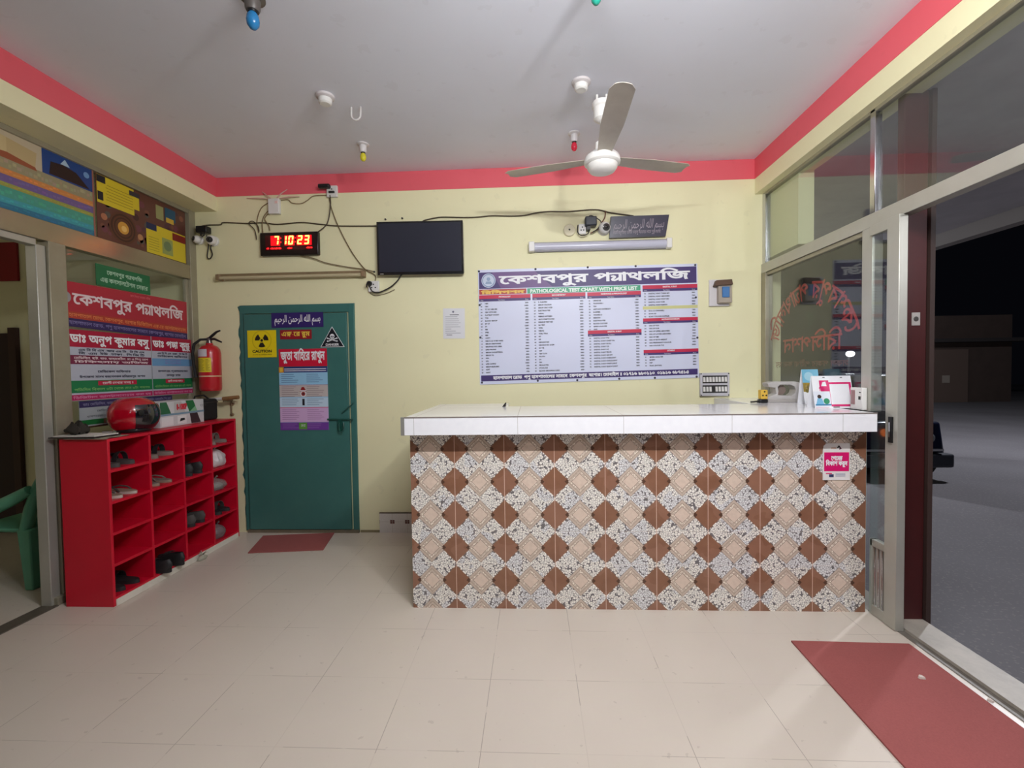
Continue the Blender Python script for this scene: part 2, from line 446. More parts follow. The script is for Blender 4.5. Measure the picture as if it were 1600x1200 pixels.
def outlines(s, res=3):
    """closed outlines of a line of writing, unit size, plus its width"""
    if not any('\u0980' <= c <= '\u09ff' for c in s): return [list(c) for c in raw_outlines(s, res)], advance(s)
    x = 0; out = []
    for sg in bn_segments(s):
        if sg[0] == 't':
            out += [[(p[0]+x, p[1]) for p in c] for c in raw_outlines(sg[1], res)]; x += advance(sg[1])
        elif sg[0] == 'y':
            ctr = [(.03, .36), (.09, .40), (.15, .36), (.15, .27), (.10, .19), (.06, .12), (.08, .05), (.15, .03), (.24, .09), (.33, .20), (.37, .25)]
            wd = .034; L = []; R = []
            for k, p in enumerate(ctr):
                a = ctr[max(k-1, 0)]; b = ctr[min(k+1, len(ctr)-1)]; dx, dy = b[0]-a[0], b[1]-a[1]; l = math.hypot(dx, dy)
                L.append((p[0]-dy/l*wd+x, p[1]+dx/l*wd)); R.append((p[0]+dy/l*wd+x, p[1]-dx/l*wd))
            z = L+R[::-1]; out.append(z if _poly_area(z) < 0 else z[::-1])  # outer outlines turn clockwise
            hd = .568
            out.append([(x-.03, hd), (x-.03, hd+.065), (x+.46, hd+.065), (x+.46, hd)]); out.append([(x+.35, -.0), (x+.35, hd+.03), (x+.42, hd+.03), (x+.42, .0)])
            x += .43
        else:
            a, b = sg[1], sg[2]; wa = advance(a)
            out += [[(p[0]+x, .65-(.65-p[1])*.62) for p in c] for c in raw_outlines(a, res)]
            out += [[(p[0]*.8+x+.1*wa, p[1]*.55-.06) for p in c] for c in raw_outlines(b, res)]
            x += wa
    return out, x
def grow(p, d):
    """thicken an outline (outer turning clockwise) by d"""
    n = len(p); q = []
    for i in range(n):
        a, b, c = p[i-1], p[i], p[(i+1) % n]
        d1 = (b[0]-a[0], b[1]-a[1]); d2 = (c[0]-b[0], c[1]-b[1]); l1 = math.hypot(*d1) or 1; l2 = math.hypot(*d2) or 1
        nx = -(d1[1]/l1)-(d2[1]/l2); ny = d1[0]/l1+d2[0]/l2; l = math.hypot(nx, ny)
        if l < .35: q.append((b[0]-d1[1]/l1*d, b[1]+d1[0]/l1*d)); continue
        k = min(2/l, 2.0)
        q.append((b[0]+nx/l*d*k, b[1]+ny/l*d*k))
    return q
def fill(contours, bold=0, tol=.006):
    """strips that cover a set of outlines under the non-zero rule, so strokes that cross themselves stay whole"""
    ar = [_poly_area(c) for c in contours]
    if not ar: return [], [], []
    sgn = -1 if sum(ar) < 0 else 1
    if bold: contours = [grow(c, bold*(-sgn)) for c in contours]
    outer = [c for c, a in zip(contours, ar) if a*sgn > 0]; holes = [c for c, a in zip(contours, ar) if a*sgn < 0]
    own = {i: [] for i in range(len(outer))}
    for h in holes:
        best = None
        for i, c in enumerate(outer):
            if _inside(h[0], c) or _inside(h[len(h)//2], c):
                if best is None or abs(_poly_area(c)) < abs(_poly_area(outer[best])): best = i
        if best is not None: own[best].append(h)
        else: outer.append(h[::-1]); own[len(outer)-1] = []
    vs = []; fs = []; lay = []
    for i, c in enumerate(outer):
        ed = []
        for l in [c]+own[i]:
            for k in range(len(l)):
                a, b = l[k-1], l[k]
                if a[1] < b[1]: ed.append((a[1], b[1], a[0], b[0], 1))
                elif a[1] > b[1]: ed.append((b[1], a[1], b[0], a[0], -1))
        ys = sorted({y for e in ed for y in e[:2]}); lv = []
        for y in ys:
            if not lv or y-lv[-1] > tol: lv.append(y)
        if lv and ys[-1] > lv[-1]: lv.append(ys[-1])
        for y0, y1 in zip(lv, lv[1:]):
            ym = (y0+y1)/2; hit = []
            for e in ed:
                if e[0] <= ym < e[1]:
                    k = (e[3]-e[2])/(e[1]-e[0]); xm = e[2]+(ym-e[0])*k
                    lo, hi = max(y0, e[0]), min(y1, e[1])
                    hit.append((xm, e[2]+(lo-e[0])*k, e[2]+(hi-e[0])*k, e[4]))
            hit.sort(); wd = 0; st = None
            for h in hit:
                if wd == 0: st = h
                wd += h[3]
                if wd == 0:
                    o = len(vs); vs += [(st[1], y0), (h[1], y0), (h[2], y1), (st[2], y1)]; fs.append((o, o+1, o+2, o+3)); lay += [(i % 6)*.13]*4
    return vs, fs, lay

class Sheet:
    """printed flat work on a plane: (u, v) metres from the lower left corner, layers lie on top of one another"""
    STEP = .0006
    def __init__(s, O, U, V, warp=None):
        s.O = Vector(O); s.U = Vector(U).normalized(); s.V = Vector(V).normalized(); s.N = s.U.cross(s.V); s.warp = warp; s.b = MB()
    def P(s, u, v, l=0):
        if s.warp: return s.warp(u, v)+s.N*(l*s.STEP)
        return s.O+s.U*u+s.V*v+s.N*(l*s.STEP)
    def base(s, w, h, m, t=.004, back=None):
        """the sheet's own body, front face at layer 0"""
        pts = [(0, 0), (w, 0), (w, h), (0, h)]
        s.b.prism(pts, lambda p: s.P(*p)-s.N*t, lambda p: s.P(*p), m); return s
    def poly(s, pts, m, l=1): s.b.add([s.P(u, v, l) for u, v in pts], [tuple(range(len(pts)))], m); return s
    def rect(s, u0, v0, u1, v1, m, l=1): return s.poly([(u0, v0), (u1, v0), (u1, v1), (u0, v1)], m, l)
    def disc(s, u, v, r, m, l=1, n=28, a0=0, a1=2*math.pi, r0=0):
        k = [a0+(a1-a0)*i/n for i in range(n+1)]; o = [(u+r*math.cos(t), v+r*math.sin(t)) for t in k]
        if r0:
            i_ = [(u+r0*math.cos(t), v+r0*math.sin(t)) for t in k]
            for j in range(n): s.poly([o[j], o[j+1], i_[j+1], i_[j]], m, l)
        elif a1-a0 > 6.28: s.poly(o[:-1], m, l)
        else: s.poly([(u, v)]+o, m, l)
        return s
    def text(s, t, u, v, h, m, l=2, w=None, align='l', bold=0, res=3, maxw=None, slant=0, mapper=None):
        """baseline at (u, v); h = capital height (Bengali: height of the head line); w stretches to a width"""
        cs, wd = outlines(t, res); bn = any('\u0980' <= c <= '\u09ff' for c in t)
        if not cs: return s
        k = h/(.62 if bn else .70); xs = [p[0] for c in cs for p in c]; x0, x1 = min(xs), max(xs); kx = k
        if w: kx = w/(x1-x0)
        elif maxw and (x1-x0)*k > maxw: kx = maxw/(x1-x0)
        W = (x1-x0)*kx; du = {'l': 0, 'c': -W/2, 'r': -W}[align]
        vs, fs, lay = fill(cs, bold/k if bold else 0, .006 if res > 2 else (.014 if res == 2 else .03))
        q = [(u+du+(p[0]-x0)*kx+slant*p[1]*k, v+p[1]*k) for p in vs]
        if mapper: q = [mapper(*p) for p in q]
        s.b.add([s.P(a, b_, l+z) for (a, b_), z in zip(q, lay)], fs, m); return s
    def build(s, name, parent=None, **k): return s.b.build(name, parent, smooth=False, recalc=False, **k)

INK = mat((30, 28, 40), .6); WHITE = mat((236, 236, 240), .45); PURPLE = mat((64, 46, 108), .45); CRIMSON = mat((196, 30, 70), .45)

# ================================================================== THE ROOM
XL, XR, H = -2.81, 1.903, 3.2
structure('floor', MB().box((-5.6, -5.6, -.12), (1.95, 0, 0), FLOOR))
structure('ceiling', MB().box((-5.6, -5.6, H), (2.2, 0, H+.12), CEIL))
structure('wall_back', MB().box((-5.6, 0, -.12), (2.12, .2, H+.12), YELLOW))
structure('wall_left', MB().box((-3.2, -5.6, 2.904), (XL, 0, H), YELLOW))
structure('wall_right', MB().box((XR, -5.6, 2.904), (2.12, 0, H), YELLOW))
structure('wall_side', MB().box((-5.75, -5.6, -.12), (-5.6, .2, H+.12), YELLOW))
structure('trim_1', MB().box((XL+.0001, -.004, 3.034), (XR, 0, H), RED_BAND))
structure('trim_2', MB().box((XL, -5.6, 3.034), (XL+.004, -.004, H), RED_BAND))
structure('trim_3', MB().box((XR-.004, -5.6, 3.034), (XR, -.004, H), RED_BAND))
structure('trim_4', MB().box((-1.392, -.012, 0), (-.735, 0, .175), WTILE).box((-1.392, -.014, .175), (-.735, 0, .183), mat((84, 60, 48), .6)), boxuv=(-1.392, 0, 0))
structure('trim_5', MB().box((-3.10, -5.6, 0), (-3.0, -1.30, .006), mat((96, 88, 78), .5, 0, .4, 12)))
# low band of skirting paint / dirt line where the yellow wall meets the floor
structure('baseboard_back', MB().box((-1.57, -.004, 0), (-1.392, 0, .022), mat((150, 138, 104), .7, 0, .5, 20)))

# left glazed partition ---------------------------------------------------
win = thing('window_1', 'aluminium framed glass partition on the left with posters', 'window', (-3.05, -.65, 0)); win['kind'] = 'structure'
f = MB()
f.box((-3.085, -5.6, 2.29), (-3.02, -.001, 2.415), mat((168, 158, 138), .24, .75, .3, 6, dark=(140, 130, 110)))                     # transom rail
f.box((-3.09, -5.6, 2.25), (-3.03, -1.31, 2.29), ALU)                             # door head
f.box((-3.09, -.075, 0), (-3.015, -.001, 2.9035), ALU_DULL)                          # wall post
f.box((-3.085, -5.6, 2.87), (-3.02, -.001, 2.904), ALU_DULL)
f.box((-3.085, -1.30, 0), (-3.005, -.001, .05), ALU_DULL)
f.box((-3.088, -1.255, 0), (-3.013, -1.15, 2.293), ALU_DULL)                        # dull post
f.box((-3.07, -1.15, .05), (-3.04, -1.125, 2.29), ALU_DULL)
f.box((-3.07, -.105, .05), (-3.04, -.075, 2.29), ALU_DULL)
f.build('frame', win, bevel=.003)
MB().box((-3.10, -1.315, 0), (-3.03, -1.258, 2.26), ALU).build('door_jamb', win, bevel=.004)
MB().box((-3.058, -1.15, .05), (-3.052, -.075, 2.29), GLASS).build('glass', win)
MB().box((-3.058, -5.6, 2.415), (-3.052, -.075, 2.87), GLASS).build('glass', win)

# right glazing -----------------------------------------------------------
GX = 1.985
win = thing('window_2', 'aluminium framed street side glazing above the counter end', 'window', (GX, -.65, 1.17)); win['kind'] = 'structure'
f = MB()
f.box((GX-.03, -5.6, 2.235), (GX+.04, -.001, 2.312), ALU)                          # transom
f.box((GX-.03, -.075, 1.17), (GX+.03, -.001, 2.235), ALU_DULL)
f.box((GX-.03, -1.262, 1.172), (GX+.03, -1.18, 2.235), ALU)                        # post by the counter
f.box((GX-.02, -1.18, 2.205), (GX+.02, -.075, 2.235), ALU_DULL)
f.box((GX-.02, -1.18, 1.172), (GX+.02, -.075, 1.20), ALU_DULL)
f.box((GX-.02, -1.262, 2.312), (GX+.02, -1.222, 2.904), CHROME)                    # upper mullion
f.box((GX-.02, -.05, 2.312), (GX+.02, -.001, 2.904), CHROME)
f.box((GX-.02, -5.6, 2.885), (GX+.02, -.05, 2.904), ALU_DULL)
f.build('frame', win, bevel=.003)
MB().box((GX-.003, -1.18, 1.2), (GX+.003, -.075, 2.205), GLASS).build('glass', win)
MB().box((GX-.003, -1.222, 2.312), (GX+.003, -.05, 2.885), GLASS).build('glass', win)
MB().box((GX-.003, -5.6, 2.312), (GX+.003, -1.262, 2.885), GLASS).build('glass', win)
structure('trim_6', MB().box((GX+.02, -.45, 2.36), (2.12, -.02, 2.904), YELLOW).box((GX+.045, -.001, 0), (2.12, .0, 2.3), YELLOW))

# open glass door leaf beside the counter
d2 = thing('door_2', 'narrow aluminium and glass door panel beside the counter', 'door', (GX-.02, -1.38, 0)); d2['kind'] = 'structure'
f = MB()
f.box((GX-.05, -1.478, .004), (GX-.005, -1.395, 2.235), ALU)
f.box((GX-.045, -1.395, .004), (GX-.012, -1.30, .06), ALU); f.box((GX-.045, -1.395, .40), (GX-.012, -1.285, .44), ALU)
f.box((GX-.045, -1.30, .004), (GX-.012, -1.28, .44), ALU); f.box((GX-.045, -1.395, 2.18), (GX-.012, -1.262, 2.235), ALU)
f.box((GX-.034, -1.395, .06), (GX-.022, -1.30, .40), ALU)
for k in range(3): f.box((GX-.042, -1.375+.028*k, .06), (GX-.03, -1.367+.028*k, .40), CHROME)
f.build('frame', d2, bevel=.002)
MB().box((GX-.031, -1.395, .44), (GX-.026, -1.262, 2.18), GLASS).build('glass', d2)
MB().box((GX-.058, -1.45, 1.02), (GX-.05, -1.425, 1.16), BLACK_PL).box((GX-.062, -1.442, 1.05), (GX-.058, -1.433, 1.13), CHROME).build('lock', d2)
structure('trim_7', MB().box((1.95, -5.6, -.12), (1.985, -1.26, .004), mat((120, 114, 106), .5, .2, .4, 10)).box((1.985, -5.6, -.3), (2.155, -1.26, .02), mat((176, 168, 156), .5, 0, .5, 6))
          .box((1.95, -1.26, -.12), (2.12, 0, 0), mat((150, 142, 130), .6)))

# green door --------------------------------------------------------------
D0, D1, DH = -2.624, -1.578, 2.058
dr = thing('door_1', 'teal green steel door in the back wall covered with notices', 'door', (-2.1, 0, 0)); dr['kind'] = 'structure'
MB().box((D0, -.014, .02), (D0+.05, 0, DH), GREEN_PAINT).box((D1-.05, -.018, .0), (D1, 0, DH), GREEN_PAINT).box((D0, -.016, DH-.075), (D1, 0, DH), GREEN_PAINT).build('frame', dr, bevel=.003)
lf = MB().box((D0+.045, -.030, .035), (D1-.062, -.004, DH-.082), GREEN_PAINT).build('leaf', dr, bevel=.004)
MB().box((D0+.02, -.02, 0), (D1, 0, .03), mat((120, 110, 90), .6, 0, .4, 20)).build('threshold', dr)
b = MB(); GD = mat((22, 74, 66), .4)
b.cyl((-1.83, -.043, 1.03), (-1.60, -.043, 1.025), .008, GD, 8)
b.box((-1.735, -.055, .93), (-1.70, -.03, 1.03), GD); b.tube([(-1.72, -.06, 1.0), (-1.715, -.07, .93), (-1.69, -.07, .915), (-1.672, -.065, .95), (-1.68, -.055, 1.0)], .006, GD, 6)
b.tube([(-1.70, -.04, 1.08), (-1.64, -.045, 1.13), (-1.595, -.035, 1.172)], .006, GD, 6)
b.build('bolt', dr)
st = MB(); rr = random.Random(3)     # strokes of green paint that ran onto the wall
pts = [(D0, .02)]; 
for i in range(41): pts.append((D0-.004-.022*rr.random()**2*(1 if i > 1 else .2), .02+i*(DH-.03)/40))
pts.append((D0, DH))
st.prism(pts, lambda p: Vector((p[0], -.003, p[1])), lambda p: Vector((p[0], 0, p[1])), GREEN_PAINT); st.build('paint_edge', dr, smooth=False)

# ================================================================== COUNTER
K0, K1, YC, KH, KS = -.7466, 1.9202, -1.2777, 1.178, .105
YF = -1.395                                               # front of the overhanging slab
ct = thing('reception_counter', 'long reception counter faced with brown and white patterned tiles under a white slab', 'counter', (.6, YC, 0))
MB().box((K0, YC, 0), (K1, YC+.14, KH-KS), TILE).box((K0, YC+.14, 0), (K0+.14, -.42, KH-KS), TILE).box((1.70, YC+.14, 0), (K1, -.002, KH-KS), TILE).build('tiled_base', ct, boxuv=(-.4783, YC, .0729), smooth=False)
s = MB().box((K0, YF, KH-KS), (1.894, -.66, KH), SLAB).box((K0, -.66, KH-KS), (-.19, -.36, KH), SLAB).box((1.56, -.66, KH-KS), (1.945, -.002, KH), SLAB)
s.build('countertop', ct, bevel=.002)
MB().box((K0-.02, YF-.001, KH-KS), (K0, YF+.012, KH), mat((150, 148, 142), .4, .3)).box((K0, YF-.0015, KH-.005), (1.894, YF+.004, KH+.0015), mat((130, 120, 116), .4)).build('edge_strip', ct)

MB().box((K1, YC+.004, 0), (K1+.004, -.01, KH-KS), mat((178, 214, 208), .5)).build('end_panel', ct)
# ================================================================== SHOE RACK
rk = thing('shoe_rack', 'bright red open shoe rack of twenty cells against the glass partition', 'shoe rack', (-2.785, -.70, 0))
RX0, RX1 = -2.942, -2.63; YS = [-1.30, -1.003, -.706, -.409, -.112]; ZS = [.055, .255, .453, .651, .849, 1.042]
T = .009
MB().box((RX0, YS[0]-T, 0), (RX1, YS[0]+T, 1.052), RACK_RED).build('side_panel', rk, bevel=.002)
MB().box((RX0, YS[4]-T, 0), (RX1, YS[4]+T, 1.052), RACK_RED).build('side_panel', rk, bevel=.002)
for y in YS[1:4]: MB().box((RX0+.006, y-T, .05), (RX1, y+T, 1.04), RACK_RED).build('divider', rk)
for z in ZS[1:5]: MB().box((RX0+.006, YS[0]+T, z-T), (RX1-.001, YS[4]-T, z+T), RACK_RED).build('shelf', rk)
MB().box((RX0, YS[0]+T, 1.034), (RX1, YS[4]-T, 1.052), RACK_RED).build('top_panel', rk, bevel=.002)
MB().box((RX0, YS[0]+T, .04), (RX1-.001, YS[4]-T, .055), RACK_RED).build('bottom_panel', rk)
MB().box((RX0, YS[0]+T, .04), (RX0+.006, YS[4]-T, 1.04), RACK_RED).build('back_panel', rk)
MB().box((RX1-.02, YS[0]+T, 0), (RX1+.004, YS[4]-T, .04), WHITE_WOOD).build('plinth', rk)

# footwear: toes point into the rack (-x); built at the origin, then placed in the cells
def outline_sole(L, W, n=26):
    p = []
    for i in range(n):
        t = 2*math.pi*i/n; x = math.cos(t)*L/2; k = 1+.16*math.cos(t+math.pi)-.22*math.exp(-((x/L-.08)/.16)**2)
        p.append((x, math.sin(t)*W/2*k))
    return p
def make_sandal(name, sole_m, strap_m, edge_m=None, L=.25, W=.092, two=True):
    r = thing(name, '', 'sandal'); b = MB(); o = outline_sole(L, W)
    b.prism(o, lambda p: Vector((p[0], p[1], 0)), lambda p: Vector((p[0]*.98, p[1]*.98, .022)), edge_m or sole_m)
    b.prism([(p[0]*.95, p[1]*.93) for p in o], lambda p: Vector((p[0], p[1], .022)), lambda p: Vector((p[0], p[1], .026)), sole_m)
    b.build('sole', r)
    s = MB()
    for x0, wd, hh in (((-.055, .045, .05), (.02, .035, .062)) if two else ((-.045, .07, .055),)):
        n = 9
        a = [(x0, math.cos(math.pi*k/(n-1))*W*.46, .018+math.sin(math.pi*k/(n-1))*hh) for k in range(n)]
        vs = [(p[0]-wd/2, p[1], p[2]) for p in a]+[(p[0]+wd/2, p[1]*1.02, p[2]+.004) for p in a]+[(p[0]-wd/2, p[1]*.93, p[2]-.004) for p in a]+[(p[0]+wd/2, p[1]*.95, p[2]) for p in a]
        fs = []
        for k in range(n-1): fs += [(k, k+1, n+k+1, n+k), (2*n+k, 3*n+k, 3*n+k+1, 2*n+k+1), (k, 2*n+k, 2*n+k+1, k+1), (n+k, n+k+1, 3*n+k+1, 3*n+k)]
        fs += [(0, n, 3*n, 2*n), (n-1, 3*n-1, 4*n-1, 2*n-1)]
        s.add(vs, fs, strap_m)
    s.build('strap', r)
    return r
def make_thong(name, sole_m, strap_m, edge_m):
    r = thing(name, '', 'flip-flop'); b = MB(); o = outline_sole(.25, .09)
    b.prism(o, lambda p: Vector((p[0], p[1], 0)), lambda p: Vector((p[0], p[1], .016)), edge_m)
    b.prism([(p[0]*.97, p[1]*.95) for p in o], lambda p: Vector((p[0], p[1], .016)), lambda p: Vector((p[0], p[1], .02)), sole_m); b.build('sole', r)
    s = MB()
    for sg in (-1, 1): s.tube([(-.075, 0, .018), (-.065, sg*.006, .036), (-.03, sg*.028, .042), (.015, sg*.038, .034), (.04, sg*.041, .018)], .0055, strap_m, 6)
    s.build('strap', r); return r
def make_shoe(name, up_m, sole_m, L=.27, W=.096):
    r = thing(name, '', 'shoe'); o = outline_sole(L, W, 24)
    MB().prism(o, lambda p: Vector((p[0], p[1], 0)), lambda p: Vector((p[0], p[1], .024)), sole_m).build('sole', r)
    b = MB(); rings = []
    for k, (sx, sz) in enumerate(((.97, .022), (.98, .035), (.95, .05), (.86, .066), (.70, .082), (.55, .092))):
        ring = []
        for i, p in enumerate(o):
            heel = p[0]/(L/2); x = p[0]*sx+(.035*(k/5)**1.4*1.4)
            z = sz if k < 3 else sz*(.72+.28*(heel+1)/2)
            ring.append((x, p[1]*(1-.06*k if k < 5 else .62), z))
        rings.append(ring)
    n = len(o); vs = [v for g in rings for v in g]; fs = []
    for k in range(len(rings)-1):
        for i in range(n): fs.append((k*n+i, k*n+(i+1) % n, (k+1)*n+(i+1) % n, (k+1)*n+i))
    low = [(v[0], v[1]*.8, v[2]-.035) for v in rings[-1]]; vs += low; q = len(rings)
    for i in range(n): fs.append(((q-1)*n+i, (q-1)*n+(i+1) % n, q*n+(i+1) % n, q*n+i))
    fs.append(tuple(q*n+i for i in range(n)))
    b.add(vs, fs, up_m); b.build('upper', r, recalc=False)
    l = MB()
    for k in range(4): x = -.045+.02*k; l.tube([(x, -.024, .062+.006*k), (x, 0, .074+.006*k), (x, .024, .062+.006*k)], .003, BLACK_RB, 5)
    l.build('laces', r); return r
DK = mat((34, 32, 34), .6); DG = mat((70, 66, 64), .7); GY = mat((128, 116, 108), .75); TAN = mat((150, 130, 112), .7); WS = mat((196, 186, 176), .6)
def cellpos(c, r, dx, dy): return Vector((RX1-.15+dx, (YS[c]+YS[c+1])/2+dy, (ZS[4-r]+(T if r < 4 else 0))+.0005))
FW = 'footwear in the red rack'
colname = ['nearest', 'second', 'third', 'farthest']; rowname = ['top', 'second', 'middle', 'fourth', 'bottom']
def pair(maker, desc, c, r, dx=0, a1=0, a2=0, gap=.06, cat=None):
    where = '%s cell of the %s column' % (rowname[r], colname[c]); o = maker
    cp = copy_tree(o)
    for q, sg, nm, a in ((o, -1, 'nearer', a1), (cp, 1, 'farther', a2)):
        q.location = cellpos(c, r, dx, sg*gap); q.rotation_euler = (0, 0, math.radians(a))
        q['label'] = '%s %s of its pair, %s' % (nm, desc, where); q['group'] = FW
pair(make_sandal('sandal', DG, DK), 'dark grey sandal', 0, 0, .0, 4, -3)
pair(make_thong('flip_flop', TAN, DG, WS), 'pale soled flip-flop', 0, 1, .01, 3, -4)
pair(make_sandal('sandal', DK, DK, two=False), 'black slide sandal', 0, 4, .0, 6, -2)
pair(make_sandal('sandal', GY, DK), 'black strapped sandal', 1, 0, .01, -3, 5)
pair(make_thong('flip_flop', GY, GY, TAN), 'dusty beige flip-flop', 1, 1, .0, 5, -2)
pair(make_shoe('shoe', DK, BLACK_RB), 'black protruding laced shoe', 1, 4, .085, -8, -16, .068)
pair(make_shoe('shoe', DK, DK), 'black laced shoe', 2, 1, .0, 4, -4)
pair(make_shoe('shoe', DG, DK), 'charcoal laced shoe', 2, 3, .005, 6, -3)
pair(make_sandal('sandal', GY, GY), 'light grey sandal', 3, 0, .0, -4, 3)
pair(make_sandal('sandal', DK, DG), 'flat black sandal', 3, 3, .02, 5, -5)
def plastic_bag(name, label, loc, size, m, inner, seed):
    r = random.Random(seed); t = thing(name, label, 'plastic bag', loc); L = Vector(loc)
    ph = [(r.uniform(2, 5), r.uniform(2, 6), r.uniform(0, 6)) for _ in range(7)]
    def wp(p):
        k = 1+.07*sum(math.sin(a*p.x*3+c)*math.sin(b_*p.y*2+p.z*a+c) for a, b_, c in ph)/1.6
        z = max(p.z, -.62)
        k *= 1-.30*max(0, z)**2
        return Vector((p.x*k, p.y*k, z))
    MB().ellipsoid(L+Vector((0, 0, size[2]*.62)), size, m, 30, 20, wp).build('bag_body', t)
    b = MB()
    for k in range(3):
        a = k*2.1+.5
        b.prism([(0, 0), (.03, .02), (.026, .034), (.0, .01)], lambda p: L+Vector((math.cos(a)*p[0], math.sin(a)*p[0], size[2]*1.5+p[1])), lambda p: L+Vector((math.cos(a)*p[0]+.002, math.sin(a)*p[0]+.002, size[2]*1.5+p[1])), m)
    b.build('knot', t)
    if inner: MB().ellipsoid(L+Vector((0, 0, size[2]*.5)), (size[0]*.72, size[1]*.75, size[2]*.42), inner, 16, 8).build('contents', t)
BAGW = mat((214, 206, 208), .35)
plastic_bag('plastic_bag', 'crumpled white plastic bag filling the second cell of the farthest rack column', (-2.735, -.262, .8585-.1975), (.085, .108, .094), BAGW, None, 2)
plastic_bag('plastic_bag', 'flat clear plastic bag in the middle cell of the farthest rack column', (-2.735, -.262, .4625), (.085, .11, .058), FILM, mat((150, 138, 130), .7), 5)
plastic_bag('plastic_bag', 'small grey plastic bag in the bottom cell of the farthest rack column', (-2.72, -.28, .0555), (.07, .08, .07), mat((120, 102, 104), .5), None, 9)
plastic_bag('plastic_bag', 'grey white scrap of plastic on the floor against the white rack plinth', (-2.595, -.60, .0005), (.022, .045, .022), mat((170, 166, 150), .5), None, 12)

# ---------------------------------------------------------------- on the rack
hm = thing('helmet', 'glossy red motorcycle helmet with smoked visor on the shoe rack', 'helmet', (-2.775, -.965, 1.053))
rad = math.radians
HC = Vector((-2.785, -.955, 1.170))
HRED = mat((176, 12, 34), .12, 0, 0, 8, 0, 1); VIS = mat((26, 26, 32), .06, 0, 0, 8, 0, 1)
def helm_shell(R, y0, y1, z0, z1, inside):
    b = MB(); n, mm = 40, 26; vs = []; fs = []
    return b
def hp(az, el, k=1.0):
    """az 0 looks along +y, towards the visor"""
    z = math.sin(el); c = max(math.cos(el), 0)**.72; wz = .124*k*(1 if z > 0 else .98)
    x, y = math.sin(az)*c*.117*k, math.cos(az)*c*(.150 if math.cos(az) > 0 else .142)*k; t = rad(38)
    return HC+Vector((x*math.cos(t)+y*math.sin(t), -x*math.sin(t)+y*math.cos(t), z*wz))
def patch(azs, els, m, k0, k1):
    b = MB(); n1, n2 = len(azs), len(els)
    vs = [hp(a, e, k1) for e in els for a in azs]+[hp(a, e, k0) for e in els for a in azs]; N = n1*n2; fs = []
    for j in range(n2-1):
        for i in range(n1-1):
            q = (j*n1+i, j*n1+i+1, (j+1)*n1+i+1, (j+1)*n1+i); fs.append(q); fs.append(tuple(N+x for x in q[::-1]))
    ring = [i for i in range(n1)]+[j*n1+n1-1 for j in range(1, n2)]+[(n2-1)*n1+i for i in range(n1-2, -1, -1)]+[j*n1 for j in range(n2-2, 0, -1)]
    for i in range(len(ring)): a, c = ring[i], ring[(i+1) % len(ring)]; fs.append((a, c, N+c, N+a))
    b.add(vs, fs, m); return b
def lsp(a, b_, n): return [a+(b_-a)*i/(n-1) for i in range(n)]
sh = patch(lsp(rad(-180), rad(180), 48), lsp(rad(20), rad(90), 14), HRED, .9, 1)
q = patch(lsp(rad(66), rad(294), 32), lsp(rad(-66), rad(21), 18), HRED, .9, 1); sh.add(q.v, q.f, HRED)
q = patch(lsp(rad(-70), rad(70), 24), lsp(rad(-66), rad(-48), 6), BLACK_PL, .9, 1); sh.add(q.v, q.f, BLACK_PL)
sh.build('shell', hm)
patch(lsp(rad(-92), rad(92), 32), lsp(rad(-58), rad(34), 16), VIS, 1.0, 1.045).build('visor', hm)
for sx in (1, -1):
    c = hp(rad(82*sx), rad(8), 1.03); MB().lathe([(.022, 0), (.022, .008), (.014, .012)], c, BLACK_PL, (Vector((0, 1, 0)), Vector((0, 0, 1)), Vector((sx, .1, 0)))).build('visor_hinge', hm)
MB().lathe([(.095, 0), (.1, .012), (.085, .03)], HC-Vector((0, 0, .1165)), BLACK_PL).build('neck_trim', hm)

bx = thing('carton', 'white printed camera carton on the shoe rack beside the helmet', 'box', (-2.82, -.585, 1.052))
B0, B1 = Vector((-2.93, -.785, 1.053)), Vector((-2.735, -.345, 1.243))
MB().box(B0, B1, mat((212, 212, 214), .5, 0, .2, 10)).build('box_body', bx, bevel=.003)
s = Sheet((B1.x+.0005, B0.y, B0.z), (0, 1, 0), (0, 0, 1)); W_, H_ = .44, .19
s.poly([(.13, .10), (.24, .10), (.20, .185), (.13, .185)], mat((190, 188, 186), .5)); s.text('8-1080P', .155, .125, .04, mat((206, 44, 60), .5), 2, .10, bold=.004)
s.poly([(.28, .10), (.365, .10), (.325, .188), (.245, .188)], mat((40, 112, 62), .5)); s.poly([(.285, .10), (.365, .10), (.345, .14)], mat((130, 182, 140), .5), 2)
s.rect(.0, .085, .44, .10, mat((120, 150, 170), .5), 1); s.poly([(.30, .004), (.40, .004), (.365, .085), (.285, .085)], mat((60, 40, 46), .5))
s.rect(.16, .015, .25, .075, mat((228, 228, 228), .5), 1); s.poly([(.18, .03), (.235, .04), (.228, .055), (.19, .055)], BLACK_PL, 2); s.text('CCTV', .40, .13, .018, mat((60, 60, 60), .5), 2)
s.poly([(.0, .10), (.10, .10), (.06, .188), (0, .188)], mat((44, 104, 66), .5)); s.rect(.01, .01, .12, .075, mat((226, 226, 228), .5))
s.build('printed_front', bx)
bg = thing('shoulder_bag', 'upright black bag behind the white carton at the rack end', 'bag', (-2.83, -.22, 1.052))
MB().box((-2.90, -.335, 1.052), (-2.77, -.125, 1.235), mat((24, 23, 24), .8, 0, .3, 30)).build('bag_body', bg, bevel=.018)
MB().box((-2.896, -.33, 1.20), (-2.765, -.13, 1.21), mat((40, 38, 38), .6)).build('flap_seam', bg)
MB().tube([(-2.84, -.32, 1.228), (-2.85, -.29, 1.262), (-2.85, -.19, 1.266), (-2.84, -.14, 1.228)], .007, BLACK_RB, 7).build('carry_handle', bg)
pp = thing('clipboard', 'dark clipboard with white sheets on the near end of the rack', 'clipboard', (-2.85, -1.14, 1.056))
